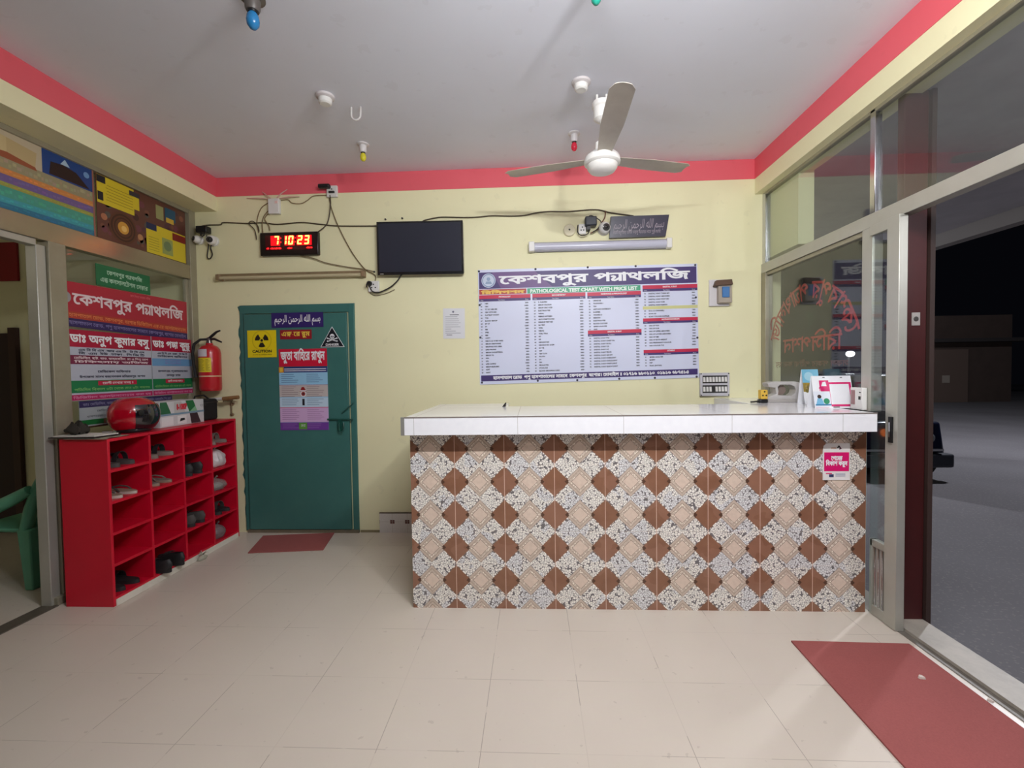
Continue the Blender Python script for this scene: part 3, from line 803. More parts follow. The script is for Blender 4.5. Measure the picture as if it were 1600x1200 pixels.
MB().hexa([(-3.0, -1.32, 1.06), (-2.72, -1.30, 1.058), (-2.70, -1.14, 1.058), (-2.99, -1.14, 1.06), (-3.0, -1.32, 1.067), (-2.72, -1.30, 1.065), (-2.70, -1.14, 1.065), (-2.99, -1.14, 1.067)], mat((40, 30, 30), .5)).build('board', pp)
MB().hexa([(-2.985, -1.305, 1.067), (-2.735, -1.285, 1.065), (-2.712, -1.145, 1.065), (-2.98, -1.145, 1.067), (-2.985, -1.305, 1.074), (-2.735, -1.285, 1.071), (-2.712, -1.145, 1.071), (-2.98, -1.145, 1.074)], mat((214, 208, 200), .7)).build('paper', pp)
MB().box((-2.80, -1.17, 1.072), (-2.73, -1.142, 1.084), CHROME).build('clip', pp)
np_ = MB(); vs = []; nn = 13
for j in range(5):
    for i in range(nn): vs.append((-2.90+.262*j/4+(.012 if j == 4 else 0)*math.sin(i*1.3), -1.33+.19*i/(nn-1), 1.0535+.002*math.sin(i*.9+j)+.0005+.0015))
fs = [(j*nn+i, j*nn+i+1, (j+1)*nn+i+1, (j+1)*nn+i) for j in range(4) for i in range(nn-1)]; np_.add(vs, fs, mat((170, 162, 140), .8, 0, .6, 40, dark=(90, 84, 76)))
tag(np_.build('newspaper', subsurf=1), 'folded newspaper lying flat on the rack under the clipboard', 'newspaper')
cl = MB(); cl.ellipsoid((-2.91, -1.22, 1.102), (.055, .06, .042), mat((52, 46, 40), .9), 24, 12, lambda p: Vector((p.x*(1+.3*math.sin(7*p.y)), p.y, (max(p.z, -.45))*(1+.5*math.sin(9*p.y+4*p.x)))))
tag(cl.build('cloth'), 'crumpled dark brown cloth heaped on the clipboard by the glass', 'cloth')

# rod on two brackets beside the extinguisher
rd = thing('wooden_rod', 'short wooden roller with white end held by a bracket right of the rack', 'rod', (-2.74, -.09, 1.16))
MB().cyl((-2.74, -.10, 1.228), (-2.60, -.10, 1.240), .017, mat((150, 112, 70), .5, 0, .4, 30), 16).build('wood_bar', rd)
MB().cyl((-2.86, -.10, 1.222), (-2.742, -.10, 1.228), .014, WHITE_PL, 16).build('white_end', rd)
MB().box((-2.735, -.115, 1.20), (-2.72, 0, 1.213), mat((120, 104, 78), .5)).cyl((-2.728, -.012, 1.08), (-2.728, -.012, 1.20), .006, mat((120, 104, 78), .5), 8).lathe([(.016, 0), (.014, .012), (.006, .016)], (-2.728, 0, 1.17), mat((130, 110, 80), .4), 'y', 14).lathe([(.016, 0), (.014, .012), (.006, .016)], (-2.728, 0, 1.08), mat((130, 110, 80), .4), 'y', 14).build('bracket', rd)

# fire extinguisher -------------------------------------------------------
EX = Vector((-2.845, -.105, 1.30))
fe = thing('fire_extinguisher', 'red fire extinguisher with yellow label hung on the back wall', 'fire extinguisher', EX)
MB().lathe([(.078, 0), (.084, .01), (.086, .03), (.086, .33), (.08, .365), (.062, .39), (.03, .405), (.026, .42)], EX, mat((190, 24, 36), .3, 0, 0, 8, 0, .5), 'z', 36).build('cylinder', fe)
def curved(u0, u1, z0, z1, r, m, name, parent, lets=()):
    b = MB(); n = 12; vs = []
    for z in (z0, z1):
        for i in range(n+1):
            a = u0+(u1-u0)*i/n; vs.append(EX+Vector((math.sin(a)*r, -math.cos(a)*r, z)))
    b.add(vs, [(i, i+1, n+2+i, n+1+i) for i in range(n)], m); o = b.build(name, parent, recalc=False); return o
lb = curved(rad(-62), rad(42), .165, .29, .0868, mat((222, 200, 40), .5), 'yellow_label', fe)
b = MB(); lm = mat((130, 112, 30), .6)
for k in range(9):
    for a0, a1 in ((-55, 8), (14, 36)):
        n = 6; vs = []
        for z in (.18+.0115*k, .1835+.0115*k):
            for i in range(n+1): a = rad(a0+(a1-a0-(k*7 % 12))*i/n); vs.append(EX+Vector((math.sin(a)*.0874, -math.cos(a)*.0874, z)))
        b.add(vs, [(i, i+1, n+2+i, n+1+i) for i in range(n)], lm)
b.build('print', lb, recalc=False)
curved(rad(-52), rad(22), .30, .365, .0868, mat((206, 204, 208), .5), 'white_label', fe)
MB().lathe([(.0875, .125), (.0875, .135)], EX, mat((214, 190, 150), .5), 'z', 36).build('strap', fe)
v = MB().lathe([(.024, .40), (.024, .43), (.018, .45), (.018, .47)], EX, mat((120, 112, 108), .3, .8), 'z', 18); v.build('valve', fe)
MB().tube([EX+Vector((-.01, 0, .455)), EX+Vector((.05, -.02, .49)), EX+Vector((.09, -.03, .515)), EX+Vector((.125, -.035, .525))], [.011, .012, .01, .007], BLACK_PL, 8).build('lever', fe)
MB().tube([EX+Vector((0, 0, .45)), EX+Vector((.06, -.02, .455)), EX+Vector((.10, -.03, .44)), EX+Vector((.135, -.035, .425))], [.011, .011, .009, .007], BLACK_PL, 8).build('carry_handle', fe)
MB().tube([EX+Vector((-.01, -.0, .455)), EX+Vector((-.06, -.03, .45)), EX+Vector((-.105, -.045, .41)), EX+Vector((-.118, -.05, .33)), EX+Vector((-.112, -.05, .24)), EX+Vector((-.098, -.05, .15)), EX+Vector((-.094, -.05, .12))], [.011, .011, .012, .012, .012, .013, .016], BLACK_RB, 10).build('hose', fe)
MB().box(EX+Vector((-.02, .05, .30)), EX+Vector((.02, .105, .36)), BLACK_PL).build('wall_hook', fe)

# ================================================================== WALL FITTINGS
def nailcap(p, r=.009, d=.008, m=None): return MB().lathe([(r, 0), (r*.8, d*.7), (r*.3, d)], p, m or DG, 'y', 12)

# television
tv = thing('television', 'black flat screen television switched off high on the back wall', 'television', (-.965, -.04, 2.29))
TVF = -.066
def tvp(u, v): return (u, v)
MB().hexa([(-1.34, TVF, 2.287), (-.583, TVF, 2.281), (-.583, -.02, 2.30), (-1.34, -.02, 2.305), (-1.34, TVF, 2.749), (-.585, TVF, 2.742), (-.585, -.02, 2.73), (-1.34, -.02, 2.735)], mat((18, 18, 20), .2, 0, 0, 8, 0, .6)).build('casing', tv, bevel=.004)
MB().hexa([(-1.322, TVF-.002, 2.312), (-.601, TVF-.002, 2.306), (-.601, TVF+.01, 2.306), (-1.322, TVF+.01, 2.312), (-1.322, TVF-.002, 2.732), (-.602, TVF-.002, 2.725), (-.602, TVF+.01, 2.725), (-1.322, TVF+.01, 2.732)], mat((46, 48, 60), .2)).build('screen', tv)
MB().box((-1.08, -.022, 2.40), (-.85, -.0, 2.62), DG).build('wall_bracket', tv)
MB().box((-1.315, TVF-.003, 2.294), (-1.285, TVF-.001, 2.300), GREY_PL).build('badge', tv)

# LED clock
ck = thing('digital_clock', 'red LED wall clock reading 7:10 23 above the green door', 'clock', (-2.133, -.02, 2.49))
CF = -.045
MB().box((-2.397, CF, 2.487), (-1.870, -.001, 2.691), mat((20, 12, 14), .3)).build('housing', ck, bevel=.008)
CM = Sheet((-2.397, CF-.001, 2.487), (1, 0, 0), (0, 0, 1))
dp = CM; dp.rect(.05, .045, .475, .175, mat((72, 8, 20), .15)); 
GLOW = mat((190, 6, 16), .3, 0, 0, 8, 2.0); LED = mat((255, 190, 84), .3, 0, 0, 8, 3.6); LEDR = mat((255, 30, 30), .3, 0, 0, 8, 2.6)
for u0, u1 in ((.10, .185), (.225, .315), (.335, .47)): dp.rect(u0, .085, u1, .172, GLOW, 2)
dp.build('display', ck)
SEG = {'0': 'abcdef', '1': 'bc', '2': 'abged', '3': 'abgcd', '7': 'abc'}
def seg7(s, ch, u, v, w_, h_, t, m, l, sl=.12):
    xs = lambda x, y: (u+x+sl*y, v+y); g = t*.35
    R_ = {'a': [(g, h_-t), (w_-g, h_-t), (w_-g, h_), (g, h_)], 'd': [(g, 0), (w_-g, 0), (w_-g, t), (g, t)], 'g': [(g, h_/2-t/2), (w_-g, h_/2-t/2), (w_-g, h_/2+t/2), (g, h_/2+t/2)],
          'f': [(0, h_/2+g), (t, h_/2+g), (t, h_-g), (0, h_-g)], 'b': [(w_-t, h_/2+g), (w_, h_/2+g), (w_, h_-g), (w_-t, h_-g)],
          'e': [(0, g), (t, g), (t, h_/2-g), (0, h_/2-g)], 'c': [(w_-t, g), (w_, g), (w_, h_/2-g), (w_-t, h_/2-g)]}
    for k in SEG[ch]: s.poly([xs(*p) for p in R_[k]], m, l)
def clock_sheet(): return Sheet((-2.397, CF-.001, 2.487), (1, 0, 0), (0, 0, 1))
for ch, u in (('7', .125), ('1', .196), ('0', .256), ('2', .338), ('3', .400)):
    q = clock_sheet(); seg7(q, ch, u, .092, .044, .078, .0125, LED, 4); q.build('digit', ck)
for u in (.188, .318):
    for v in (.11, .145): q = clock_sheet(); q.rect(u, v, u+.009, v+.01, LEDR, 4); q.build('colon_dot', ck)
for u, n in ((.06, 2), (.095, 9), (.25, 4), (.42, 5)):
    q = clock_sheet()
    for k in range(n): q.rect(u+k*.011, .055, u+k*.011+.0112, .070 if k % 2 else .067, LEDR if k % 3 else GLOW, 4)
    q.build('date_line', ck)

# tube lights
tl = thing('tube_light', 'thin unlit old batten tube light above the green door', 'tube light', (-2.13, -.03, 2.29))
MB().box((-2.81, -.035, 2.312), (-1.465, -.001, 2.340), mat((150, 128, 96), .5, 0, .5, 10)).build('batten', tl, bevel=.003)
MB().cyl((-2.765, -.05, 2.300), (-1.49, -.05, 2.300), .0135, mat((196, 184, 150), .3), 14).build('tube', tl)
for a, bb in ((-2.80, -2.765), (-1.49, -1.462)): MB().box((a, -.066, 2.283), (bb, -.001, 2.332), mat((140, 116, 88), .5)).build('end_holder', tl, bevel=.004)
t2 = thing('tube_light', 'white diffuser tube light switched off above the price chart', 'tube light', (.59, -.03, 2.46))
MB().box((-.005, -.02, 2.463), (1.185, -.001, 2.545), mat((110, 108, 112), .4)).build('back_plate', t2)
b = MB(); pr = [(math.sin(a)*.036, -math.cos(a)*.036) for a in lsp(rad(-90), rad(90), 11)]
b.prism([(z, y) for z, y in pr], lambda p: Vector((.03, -.02+p[1], 2.504+p[0])), lambda p: Vector((1.15, -.02+p[1], 2.504+p[0])), mat((196, 196, 212), .2)); b.build('diffuser', t2)
for a, bb in ((-.02, .03), (1.15, 1.195)): MB().box((a, -.06, 2.462), (bb, -.001, 2.546), WHITE_PL).build('end_cap', t2, bevel=.006)

# cables --------------------------------------------------------------
def cable(name, label, pts, r=.0055, m=CABLE, y=-.008):
    P = [Vector((p[0], p[2] if len(p) > 2 else y, p[1])) for p in pts]; q = []
    for i in range(len(P)-1):
        p0, p1, p2, p3 = P[max(i-1, 0)], P[i], P[i+1], P[min(i+2, len(P)-1)]
        for k in range(5):
            t = k/5; q.append(.5*((2*p1)+(-p0+p2)*t+(2*p0-5*p1+4*p2-p3)*t*t+(-p0+3*p1-3*p2+p3)*t**3))
    q.append(P[-1]); return tag(MB().tube(q, r, m, 7).build(name), label, 'cable', 'cables on the back wall')
cable('wall_cable', 'long brown cable from the left cameras across to the television', [(-2.992, 2.768), (-2.896, 2.784), (-2.778, 2.784), (-2.742, 2.802), (-2.53, 2.788), (-2.389, 2.79), (-2.249, 2.772), (-2.039, 2.782), (-1.854, 2.76), (-1.692, 2.741), (-1.335, 2.731)])
cable('wall_cable', 'brown cable from the television top across to the dark plaque', [(-.95, 2.755), (-.929, 2.768), (-.835, 2.786), (-.759, 2.791), (-.572, 2.782), (-.46, 2.782), (-.338, 2.79), (-.162, 2.782), (-.05, 2.785), (.047, 2.803), (.157, 2.811), (.323, 2.806), (.556, 2.815), (.692, 2.784), (.882, 2.753)])
cable('wall_cable', 'small coil of brown cable left of the clock top', [(-2.44, 2.64), (-2.456, 2.724), (-2.507, 2.782), (-2.471, 2.803), (-2.425, 2.757), (-2.415, 2.711)], .004, y=-.02)
cable('wall_cable', 'outer wire drooping left from the white junction box', [(-2.322, 2.963), (-2.385, 2.925), (-2.422, 2.858), (-2.436, 2.78), (-2.421, 2.70)], .004, mat((120, 98, 66), .6), -.014)
cable('wall_cable', 'middle wire hanging from the white junction box to the clock', [(-2.321, 2.9), (-2.37, 2.846), (-2.389, 2.778), (-2.385, 2.695)], .004, mat((120, 98, 66), .6), -.014)
cable('wall_cable', 'inner wire looping under the white junction box', [(-2.322, 2.878), (-2.364, 2.823), (-2.331, 2.765), (-2.321, 2.72)], .004, mat((130, 108, 74), .6), -.014)
cable('wall_cable', 'wire sagging from the junction box up to the red band socket', [(-2.215, 2.982), (-2.149, 2.985), (-2.115, 2.956), (-2.034, 2.948), (-1.975, 2.974), (-1.916, 3.011), (-1.80, 3.013)], .004, mat((140, 120, 86), .6))
cable('wall_cable', 'dark cord from the red band socket down to the clock', [(-1.76, 3.006), (-1.757, 2.917), (-1.79, 2.761), (-1.88, 2.685)], .005, y=-.03)
cable('wall_cable', 'long cord from the red band socket down to the lower socket', [(-1.778, 3.0), (-1.752, 2.883), (-1.693, 2.724), (-1.583, 2.508), (-1.472, 2.359), (-1.381, 2.301), (-1.38, 2.25)], .004, mat((110, 94, 64), .6), -.014)
cable('wall_cable', 'thin wire from the clock bottom to the black wall hook', [(-2.047, 2.486), (-1.932, 2.461), (-1.817, 2.418), (-1.644, 2.38), (-1.483, 2.354), (-1.392, 2.332)], .004, mat((110, 90, 62), .6), -.02)
cable('wall_cable', 'black television cord curving down to the lower socket plug', [(-1.13, 2.30), (-1.148, 2.284), (-1.178, 2.24), (-1.246, 2.185), (-1.343, 2.145), (-1.40, 2.155), (-1.425, 2.20)], .006, CABLE_BK, -.03)
cable('wall_cable', 'thin second wire curving below the lower socket', [(-1.43, 2.147), (-1.382, 2.122), (-1.285, 2.139), (-1.21, 2.17)], .003, mat((100, 84, 60), .6))
cable('wall_cable', 'black loop of cord hanging from the left camera adapter', [(-2.90, 2.69), (-2.885, 2.60), (-2.90, 2.50), (-2.875, 2.482), (-2.852, 2.519), (-2.865, 2.58), (-2.845, 2.62)], .005, CABLE_BK, -.02)
cable('wall_cable', 'black cord looped over the right camera adapter', [(.476, 2.69), (.503, 2.751), (.554, 2.733), (.6, 2.693), (.573, 2.642), (.527, 2.61)], .0045, CABLE_BK, -.05)
cable('wall_cable', 'black cord looped around the small right wall socket', [(.404, 2.679), (.4, 2.62), (.436, 2.587), (.482, 2.599), (.5, 2.631), (.492, 2.663)], .0045, CABLE_BK, -.04)
cable('wall_cable', 'twisted red brown wire by the right camera', [(.639, 2.795), (.636, 2.743), (.606, 2.692), (.586, 2.648), (.51, 2.608)], .005, mat((120, 72, 56), .6), -.03)

# sockets and boxes
def socket(name, label, x0, x1, z0, z1, cat='socket', rock=False):
    t = thing(name, label, cat, ((x0+x1)/2, -.02, z0))
    MB().box((x0, -.03, z0), (x1, -.001 if z1 < 3.03 else -.002, z1), WHITE_PL).build('plate', t, bevel=.004)
    w_ = x1-x0; cx = (x0+x1)/2
    b = MB()
    for dx, dz in ((0, .68), (-.17, .38), (.17, .38)): b.cyl((cx+dx*w_, -.029, z0+(z1-z0)*dz), (cx+dx*w_, -.0312, z0+(z1-z0)*dz), .006, BLACK_PL, 10)
    b.build('pin_holes', t)
    return t
socket('wall_socket', 'white wall socket with black plug on the red band', -1.79, -1.696, 2.99, 3.089)
socket('wall_socket', 'white wall socket below the television with black plug', -1.438, -1.343, 2.152, 2.247)
socket('wall_socket', 'small white wall socket with black holes left of the right camera', .41, .475, 2.605, 2.69)
def plug(label, c, sz=.028):
    t = thing('plug', label, 'plug', c); c = Vector(c)
    MB().lathe([(sz*.6, 0), (sz*.8, .006), (sz*.75, .03), (sz*.4, .045)], c, BLACK_PL, 'y', 16).build('plug_body', t)
    MB().tube([c+Vector((0, -.035, 0)), c+Vector((-.012, -.045, -.01)), c+Vector((-.02, -.035, -.035))], [.008, .007, .005], BLACK_RB, 8).build('cord_sleeve', t)
plug('black plug pushed into the lower socket', (-1.42, -.031, 2.222)); 
pb = thing('power_adapter', 'black adapter plugged into the red band socket', 'adapter', (-1.80, -.03, 3.07))
MB().box((-1.85, -.075, 3.055), (-1.745, -.031, 3.092), BLACK_PL).build('adapter_body', pb, bevel=.012)
MB().box((-1.765, -.05, 3.02), (-1.715, -.031, 3.036), BLACK_PL).build('flat_plug', pb, bevel=.004)
jb = thing('junction_box', 'white square junction box under the red band', 'junction box', (-2.268, -.02, 2.856))
MB().box((-2.318, -.04, 2.857), (-2.217, -.001, 2.991), WHITE_PL).build('box_body', jb, bevel=.006)
MB().box((-2.252, -.044, 2.945), (-2.228, -.04, 2.965), mat((232, 200, 190), .4)).build('indicator', jb)
b = MB()
for a, bb in (((-2.29, 2.99), (-2.38, 3.06)), ((-2.25, 2.99), (-2.152, 3.075)), ((-2.31, 2.992), (-2.523, 3.008)), ((-2.22, 2.994), (-2.044, 3.008))):
    b.tube([(a[0], -.02, a[1]), ((a[0]+bb[0])/2, -.03, (a[1]+bb[1])/2), (bb[0], -.012, bb[1])], [.004, .005, .003], mat((214, 170, 160), .5), 6)
b.build('spare_wire', jb)
# cameras
def camera_ball(label, c, tilt=(0, -1, -.35), r=.042):
    t = thing('security_camera', label, 'security camera', (c[0], -.0, c[2]-r)); c = Vector(c); d = Vector(tilt).normalized()
    MB().lathe([(r*1.05, 0), (r*1.05, .012), (r*.8, .02)], (c.x, -.001, c.z), WHITE_PL, 'y', 24).build('mount_ring', t)
    MB().ellipsoid(c, (r, r, r), WHITE_PL, 22, 14).build('ball_body', t)
    u = d.orthogonal().normalized(); v = d.cross(u)
    MB().lathe([(r*.62, r*.78), (r*.6, r*.93), (r*.45, r*.97)], c, mat((60, 58, 58), .2), (u, v, d), 20).build('lens_ring', t)
    MB().lathe([(r*.3, r*.96), (r*.2, r*1.03)], c, BLACK_PL, (u, v, d), 14).build('lens', t)
camera_ball('white ball security camera beside the left black adapter', (-2.84, -.045, 2.638), (.25, -1, -.1))
camera_ball('small white ball camera half out at the far left by the glass', (-2.972, -.045, 2.648), (-.5, -1, .1), .034)
camera_ball('white ball security camera left of the dark plaque', (.628, -.05, 2.645), (.2, -1, -.15), .05)
ad = thing('power_adapter', 'black adapter with clips above the left cameras', 'adapter', (-2.915, -.03, 2.68))
MB().box((-2.965, -.07, 2.702), (-2.865, -.001, 2.762), BLACK_PL).build('adapter_body', ad, bevel=.008)
MB().tube([(-2.92, -.05, 2.705), (-2.925, -.06, 2.68), (-2.91, -.06, 2.668), (-2.897, -.055, 2.68), (-2.90, -.05, 2.705)], .006, BLACK_RB, 7).build('cord_clip', ad)
ad = thing('power_adapter', 'square black adapter above the right wall socket', 'adapter', (.515, -.03, 2.66))
MB().box((.462, -.075, 2.662), (.562, -.001, 2.742), mat((46, 50, 60), .35)).build('adapter_body', ad, bevel=.01)
MB().box((.478, -.06, 2.632), (.508, -.001, 2.663), BLACK_PL).build('adapter_pins', ad)
rb = thing('round_box', 'round cream junction cover left of the right socket', 'junction box', (.333, 0, 2.6))
MB().lathe([(.052, 0), (.052, .014), (.045, .02)], (.333, -.001, 2.645), mat((214, 206, 176), .5), 'y', 26).build('cover', rb)
MB().lathe([(.008, .02), (.006, .023)], (.333, -.001, 2.648), DG, 'y', 10).build('screw', rb)

# MCB plate and switchboard
mc = thing('isolator_switch', 'white plate with blue breaker switch right of the price chart', 'switch', (1.6, -.02, 1.96))
MB().box((1.515, -.022, 1.965), (1.684, -.001, 2.19), mat((216, 212, 214), .4)).build('plate', mc, bevel=.004)
MB().hexa([(1.575, -.075, 1.985), (1.685, -.075, 1.985), (1.685, -.02, 1.985), (1.575, -.02, 1.985), (1.575, -.06, 2.15), (1.685, -.06, 2.15), (1.685, -.02, 2.15), (1.575, -.02, 2.15)], mat((168, 156, 142), .45)).build('breaker_body', mc, bevel=.006)
MB().box((1.602, -.078, 2.03), (1.662, -.06, 2.12), mat((44, 108, 170), .35)).build('blue_rocker', mc, bevel=.004)
MB().hexa([(1.54, -.075, 2.128), (1.688, -.085, 2.135), (1.688, -.02, 2.135), (1.54, -.02, 2.128), (1.56, -.06, 2.178), (1.69, -.06, 2.185), (1.69, -.02, 2.185), (1.56, -.02, 2.178)], mat((96, 74, 60), .6)).build('burnt_cover', mc, bevel=.005)
sb = thing('switchboard', 'white switchboard with two rows of small switches above the counter', 'switchboard', (1.557, -.02, 1.196))
MB().box((1.434, -.03, 1.197), (1.681, -.001, 1.396), mat((200, 198, 204), .4)).build('plate', sb, bevel=.004)
for rz in (1.315, 1.232):
    MB().box((1.453, -.031, rz-.008), (1.662, -.029, rz+.058), mat((44, 42, 42), .5)).build('switch_strip', sb)
    for k in range(8):
        if rz < 1.3 and k == 3: continue
        MB().hexa([(1.457+.0257*k, -.043, rz+.004), (1.4745+.0257*k, -.043, rz+.004), (1.4745+.0257*k, -.03, rz+.004), (1.457+.0257*k, -.03, rz+.004), (1.457+.0257*k, -.037, rz+.046), (1.4745+.0257*k, -.037, rz+.046), (1.4745+.0257*k, -.03, rz+.046), (1.457+.0257*k, -.03, rz+.046)], WHITE_PL).build('switch', sb)
b = MB()
for x in (1.442, 1.673):
    for z in (1.205, 1.388): b.lathe([(.006, 0), (.004, .003)], (x, -.03, z), DG, 'y', 10)
b.build('screw', sb)
# nails
for lb_, p in (('left of two small nails above the television', (-1.278, -.001, 2.788)), ('right of two small nails above the television', (-1.128, -.001, 2.793)), ('black hook nail between tube light and television', (-1.389, -.001, 2.332))):
    tag(nailcap(p, .008, .02).build('wall_nail'), lb_, 'nail', 'nails in the back wall')

# bismillah plaque
pq = thing('plaque', 'dark plaque with pale Arabic calligraphy above the right tube light', 'plaque', (.92, -.02, 2.56))
def bil(c00, c10, c11, c01, W, Hh):
    c00, c10, c11, c01 = map(Vector, (c00, c10, c11, c01))
    def f_(u, v):
        a, b_ = u/W, v/Hh; return c00*(1-a)*(1-b_)+c10*a*(1-b_)+c11*a*b_+c01*(1-a)*b_
    return f_
PW, PH_ = .48, .18
wq = bil((.671, -.032, 2.563), (1.146, -.032, 2.566), (1.174, -.042, 2.743), (.683, -.042, 2.742), PW, PH_)
s = Sheet((0, 0, 0), (1, 0, 0), (0, 0, 1), wq); s.base(PW, PH_, mat((44, 44, 62), .35), .02); s.rect(.008, .008, PW-.008, PH_-.008, mat((50, 50, 70), .3)); s.build('board', pq)
MB().box((.76, -.03, 2.62), (.80, -.0, 2.70), DG).box((1.04, -.03, 2.62), (1.08, -.0, 2.70), DG).build('wall_mount', pq)
# Arabic in joined presentation forms, written right to left
BISM = ''.join('\uFE91\uFEB4\uFEE2 \uFE8D\uFEDF\uFEE0\uFEEA \uFE8D\uFEDF\uFEAE\uFEA3\uFEE4\uFEE6 \uFE8D\uFEDF\uFEAE\uFEA3\uFEF4\uFEE2')[::-1]
s = Sheet((0, 0, 0), (1, 0, 0), (0, 0, 1), wq)
PALE = mat((150, 140, 150), .5); s.text(BISM, .03, .075, .075, PALE, 2, .42)
s.text('পরম করুণাময় অসীম দয়ালু আল্লাহর নামে শুরু করছি', .03, .03, .024, PALE, 2, .40, res=2); s.build('lettering', pq)

# ================================================================== PRICE CHART
pc = thing('price_chart_banner', 'large printed banner of test prices under a purple heading', 'banner', (.48, 0, 1.32))
CW, CH = 1.89, .99
wc = bil((-.466, -.006, 1.32), (1.433, -.006, 1.356), (1.419, -.006, 2.333), (-.467, -.006, 2.325), CW, CH)
def chart(): return Sheet((0, 0, 0), (1, 0, 0), (0, 0, 1), wc)
s = chart(); BLUEW = mat((214, 218, 240), .4); s.base(CW, CH, BLUEW, .005)
# pixel picture of the banner was 1600 x 933 for 360 x 210, so read positions as fractions of the sheet
def fx(px): return (px-35)/(1545-35)*CW
def fv(k): return k*CH
TOPB = fv(.976); HB = fv(.834); s.rect(.008, HB, CW-.008, TOPB, PURPLE)
s.poly([(.2, HB), (.65, HB), (.5, TOPB), (.12, TOPB)], mat((104, 72, 128), .45), 2)
s.rect(.008, fv(.784), fx(372), fv(.828), mat((176, 60, 52), .45)); s.rect(fx(378), fv(.782), fx(1158), fv(.828), mat((62, 160, 120), .45))
s.rect(.012, fv(.028), CW-.012, fv(.080), PURPLE)
COLS = [(40, 400), (413, 780), (793, 1160), (1172, 1543)]
def head(c, ztop, zbot, title):
    a, b_ = fx(COLS[c][0]), fx(COLS[c][1]); zm = zbot+(ztop-zbot)*.42
    s.rect(a, zm, b_, ztop, CRIMSON, 2); s.rect(a, zbot, b_, zm, PURPLE, 2)
    s.text(title, (a+b_)/2, zm+.009, .012, WHITE, 3, None, 'c', .0006, 1, (b_-a)*.5)
    s.text('Test Name', (a+b_)/2-.03, zbot+.005, .009, WHITE, 3, None, 'c', 0, 1); s.text('S.No', a+.012, zbot+.005, .009, WHITE, 3, None, 'l', 0, 1); s.text('Price', b_-.02, zbot+.005, .009, WHITE, 3, None, 'r', 0, 1)
def rows(c, n0, ztop, pitch, items):
    a, b_ = fx(COLS[c][0]), fx(COLS[c][1]); r = random.Random(c*31+n0)
    for k, it in enumerate(items):
        if it is None: continue
        z = ztop-pitch*(k+1)+.006
        s.text('%02d' % (n0+k), a+.012, z, .010, INK, 2, None, 'l', .0005, 1); s.text(it, a+.05, z, .0105, INK, 2, None, 'l', .0006, 1, (b_-a)*.62)
        s.text('%d/-' % r.choice((100, 150, 200, 300, 350, 400, 500, 600, 800, 1000, 1200)), b_-.018, z, .0105, INK, 2, None, 'r', .0006, 1)
head(0, fv(.779), fv(.724), 'PATHOLOGY'); head(1, fv(.779), fv(.724), 'BIOCHEMISTRY'); head(2, fv(.777), fv(.722), 'HORMONE & IMMUNOLOGY'); head(3, fv(.823), fv(.768), 'DIGITAL X-RAY')
P0 = .0248
rows(0, 1, fv(.719), P0, ['HB%', 'CBC', 'TC DC HB% ESR', 'CBC WITH ESR', 'PLATELET COUNT', 'TCE', 'BLOOD GROUP', 'BT CT', 'PT', 'FBS', 'PPBS', 'RBS', 'OGTT', 'HBA1C (D-10 BIO RAD)', 'SERUM CREATININE', 'SERUM BLOOD UREA', 'LIPID PROFILE', 'SERUM CHOLESTEROL', 'SERUM TG', 'HDL', 'LDL', 'LIPID SAMPLE', 'SERUM BILIRUBIN', 'SGPT', 'SGOT'])
rows(1, 26, fv(.719), P0, ['S. ALBUMIN', 'SERUM CALCIUM', 'SERUM URIC ACID', 'ELECTROLYTES', 'WIDAL', 'FEBRILE ANTIGEN', 'ANTI STREPTOLYSIN', 'DENGUE TEST NS1', 'RA TEST', 'VDRL', 'HBSAG', 'VDRL TPHA', 'MT', 'MP', 'DENGUE IGG', 'DENGUE NS1 & IGM', 'ICT TB', 'CRP', 'TSH T3 T4', 'FT3 FT4', 'LH', 'FSH', 'PROLACTIN', 'STOOL R/E', 'BLOOD GROUPING CARD'])
rows(2, 51, fv(.717), P0, ['URINE R/E', 'TROPONIN I', 'TSH', 'ANTI HCV ANTIBODY', 'D-DIMER', 'VITAMIN D', 'FERRITIN', 'ELECTROLYTES', 'BLOOD CULTURE', 'SEMEN ANALYSIS', 'ANA'])
head(2, fv(.444), fv(.392), 'DIGITAL X-RAY')
rows(2, 62, fv(.389), P0*1.0, ['DIGITAL X-RAY PNS', 'DIGITAL X-RAY CHEST P/A', 'DIGITAL X-RAY SKULL', 'DIGITAL X-RAY C/S', 'DIGITAL X-RAY L/S', 'DIGITAL X-RAY PELVIS', 'DIGITAL X-RAY LEG B/V', 'DIGITAL X-RAY KNEE JOINT', 'DIGITAL X-RAY ANKLE JOINT', 'DIGITAL X-RAY WRIST JOINT', 'DIGITAL X-RAY ELBOW JOINT'])
rows(3, 74, fv(.764), P0, ['DIGITAL X-RAY THIGH B/V', 'DIGITAL X-RAY ABDOMEN', 'DIGITAL X-RAY FOOT B/V', 'DIGITAL X-RAY KUB', 'DIGITAL X-RAY ELBOW', None, 'ECG (12 CHANNEL)', 'ECHO 2D', 'ECHO COLOUR DOPPLER'])
s.rect(fx(1172), fv(.613), fx(1543), fv(.640), mat((206, 204, 140), .5), 1)
head(3, fv(.535), fv(.488), 'ULTRASONOGRAM')
rows(3, 83, fv(.484), P0, ['USG OF W/A', 'USG OF KUB', 'USG OF UPPER ABDOMEN', 'USG OF LOWER ABDOMEN', 'USG OF HBS', 'USG OF BOTH BREAST', 'USG PREGNANCY COLOUR', 'USG COLOUR TVS'])
head(3, fv(.2585), fv(.212), 'OTHERS')
rows(3, 91, fv(.208), P0, ['SEMEN ANALYSIS', 'BIOPSY', 'PAP', 'FNAC (PATHO)'])
s.build('printed_sheet', pc)
s = chart()
NAME = 'কেশবপুর প্যাথলজি'
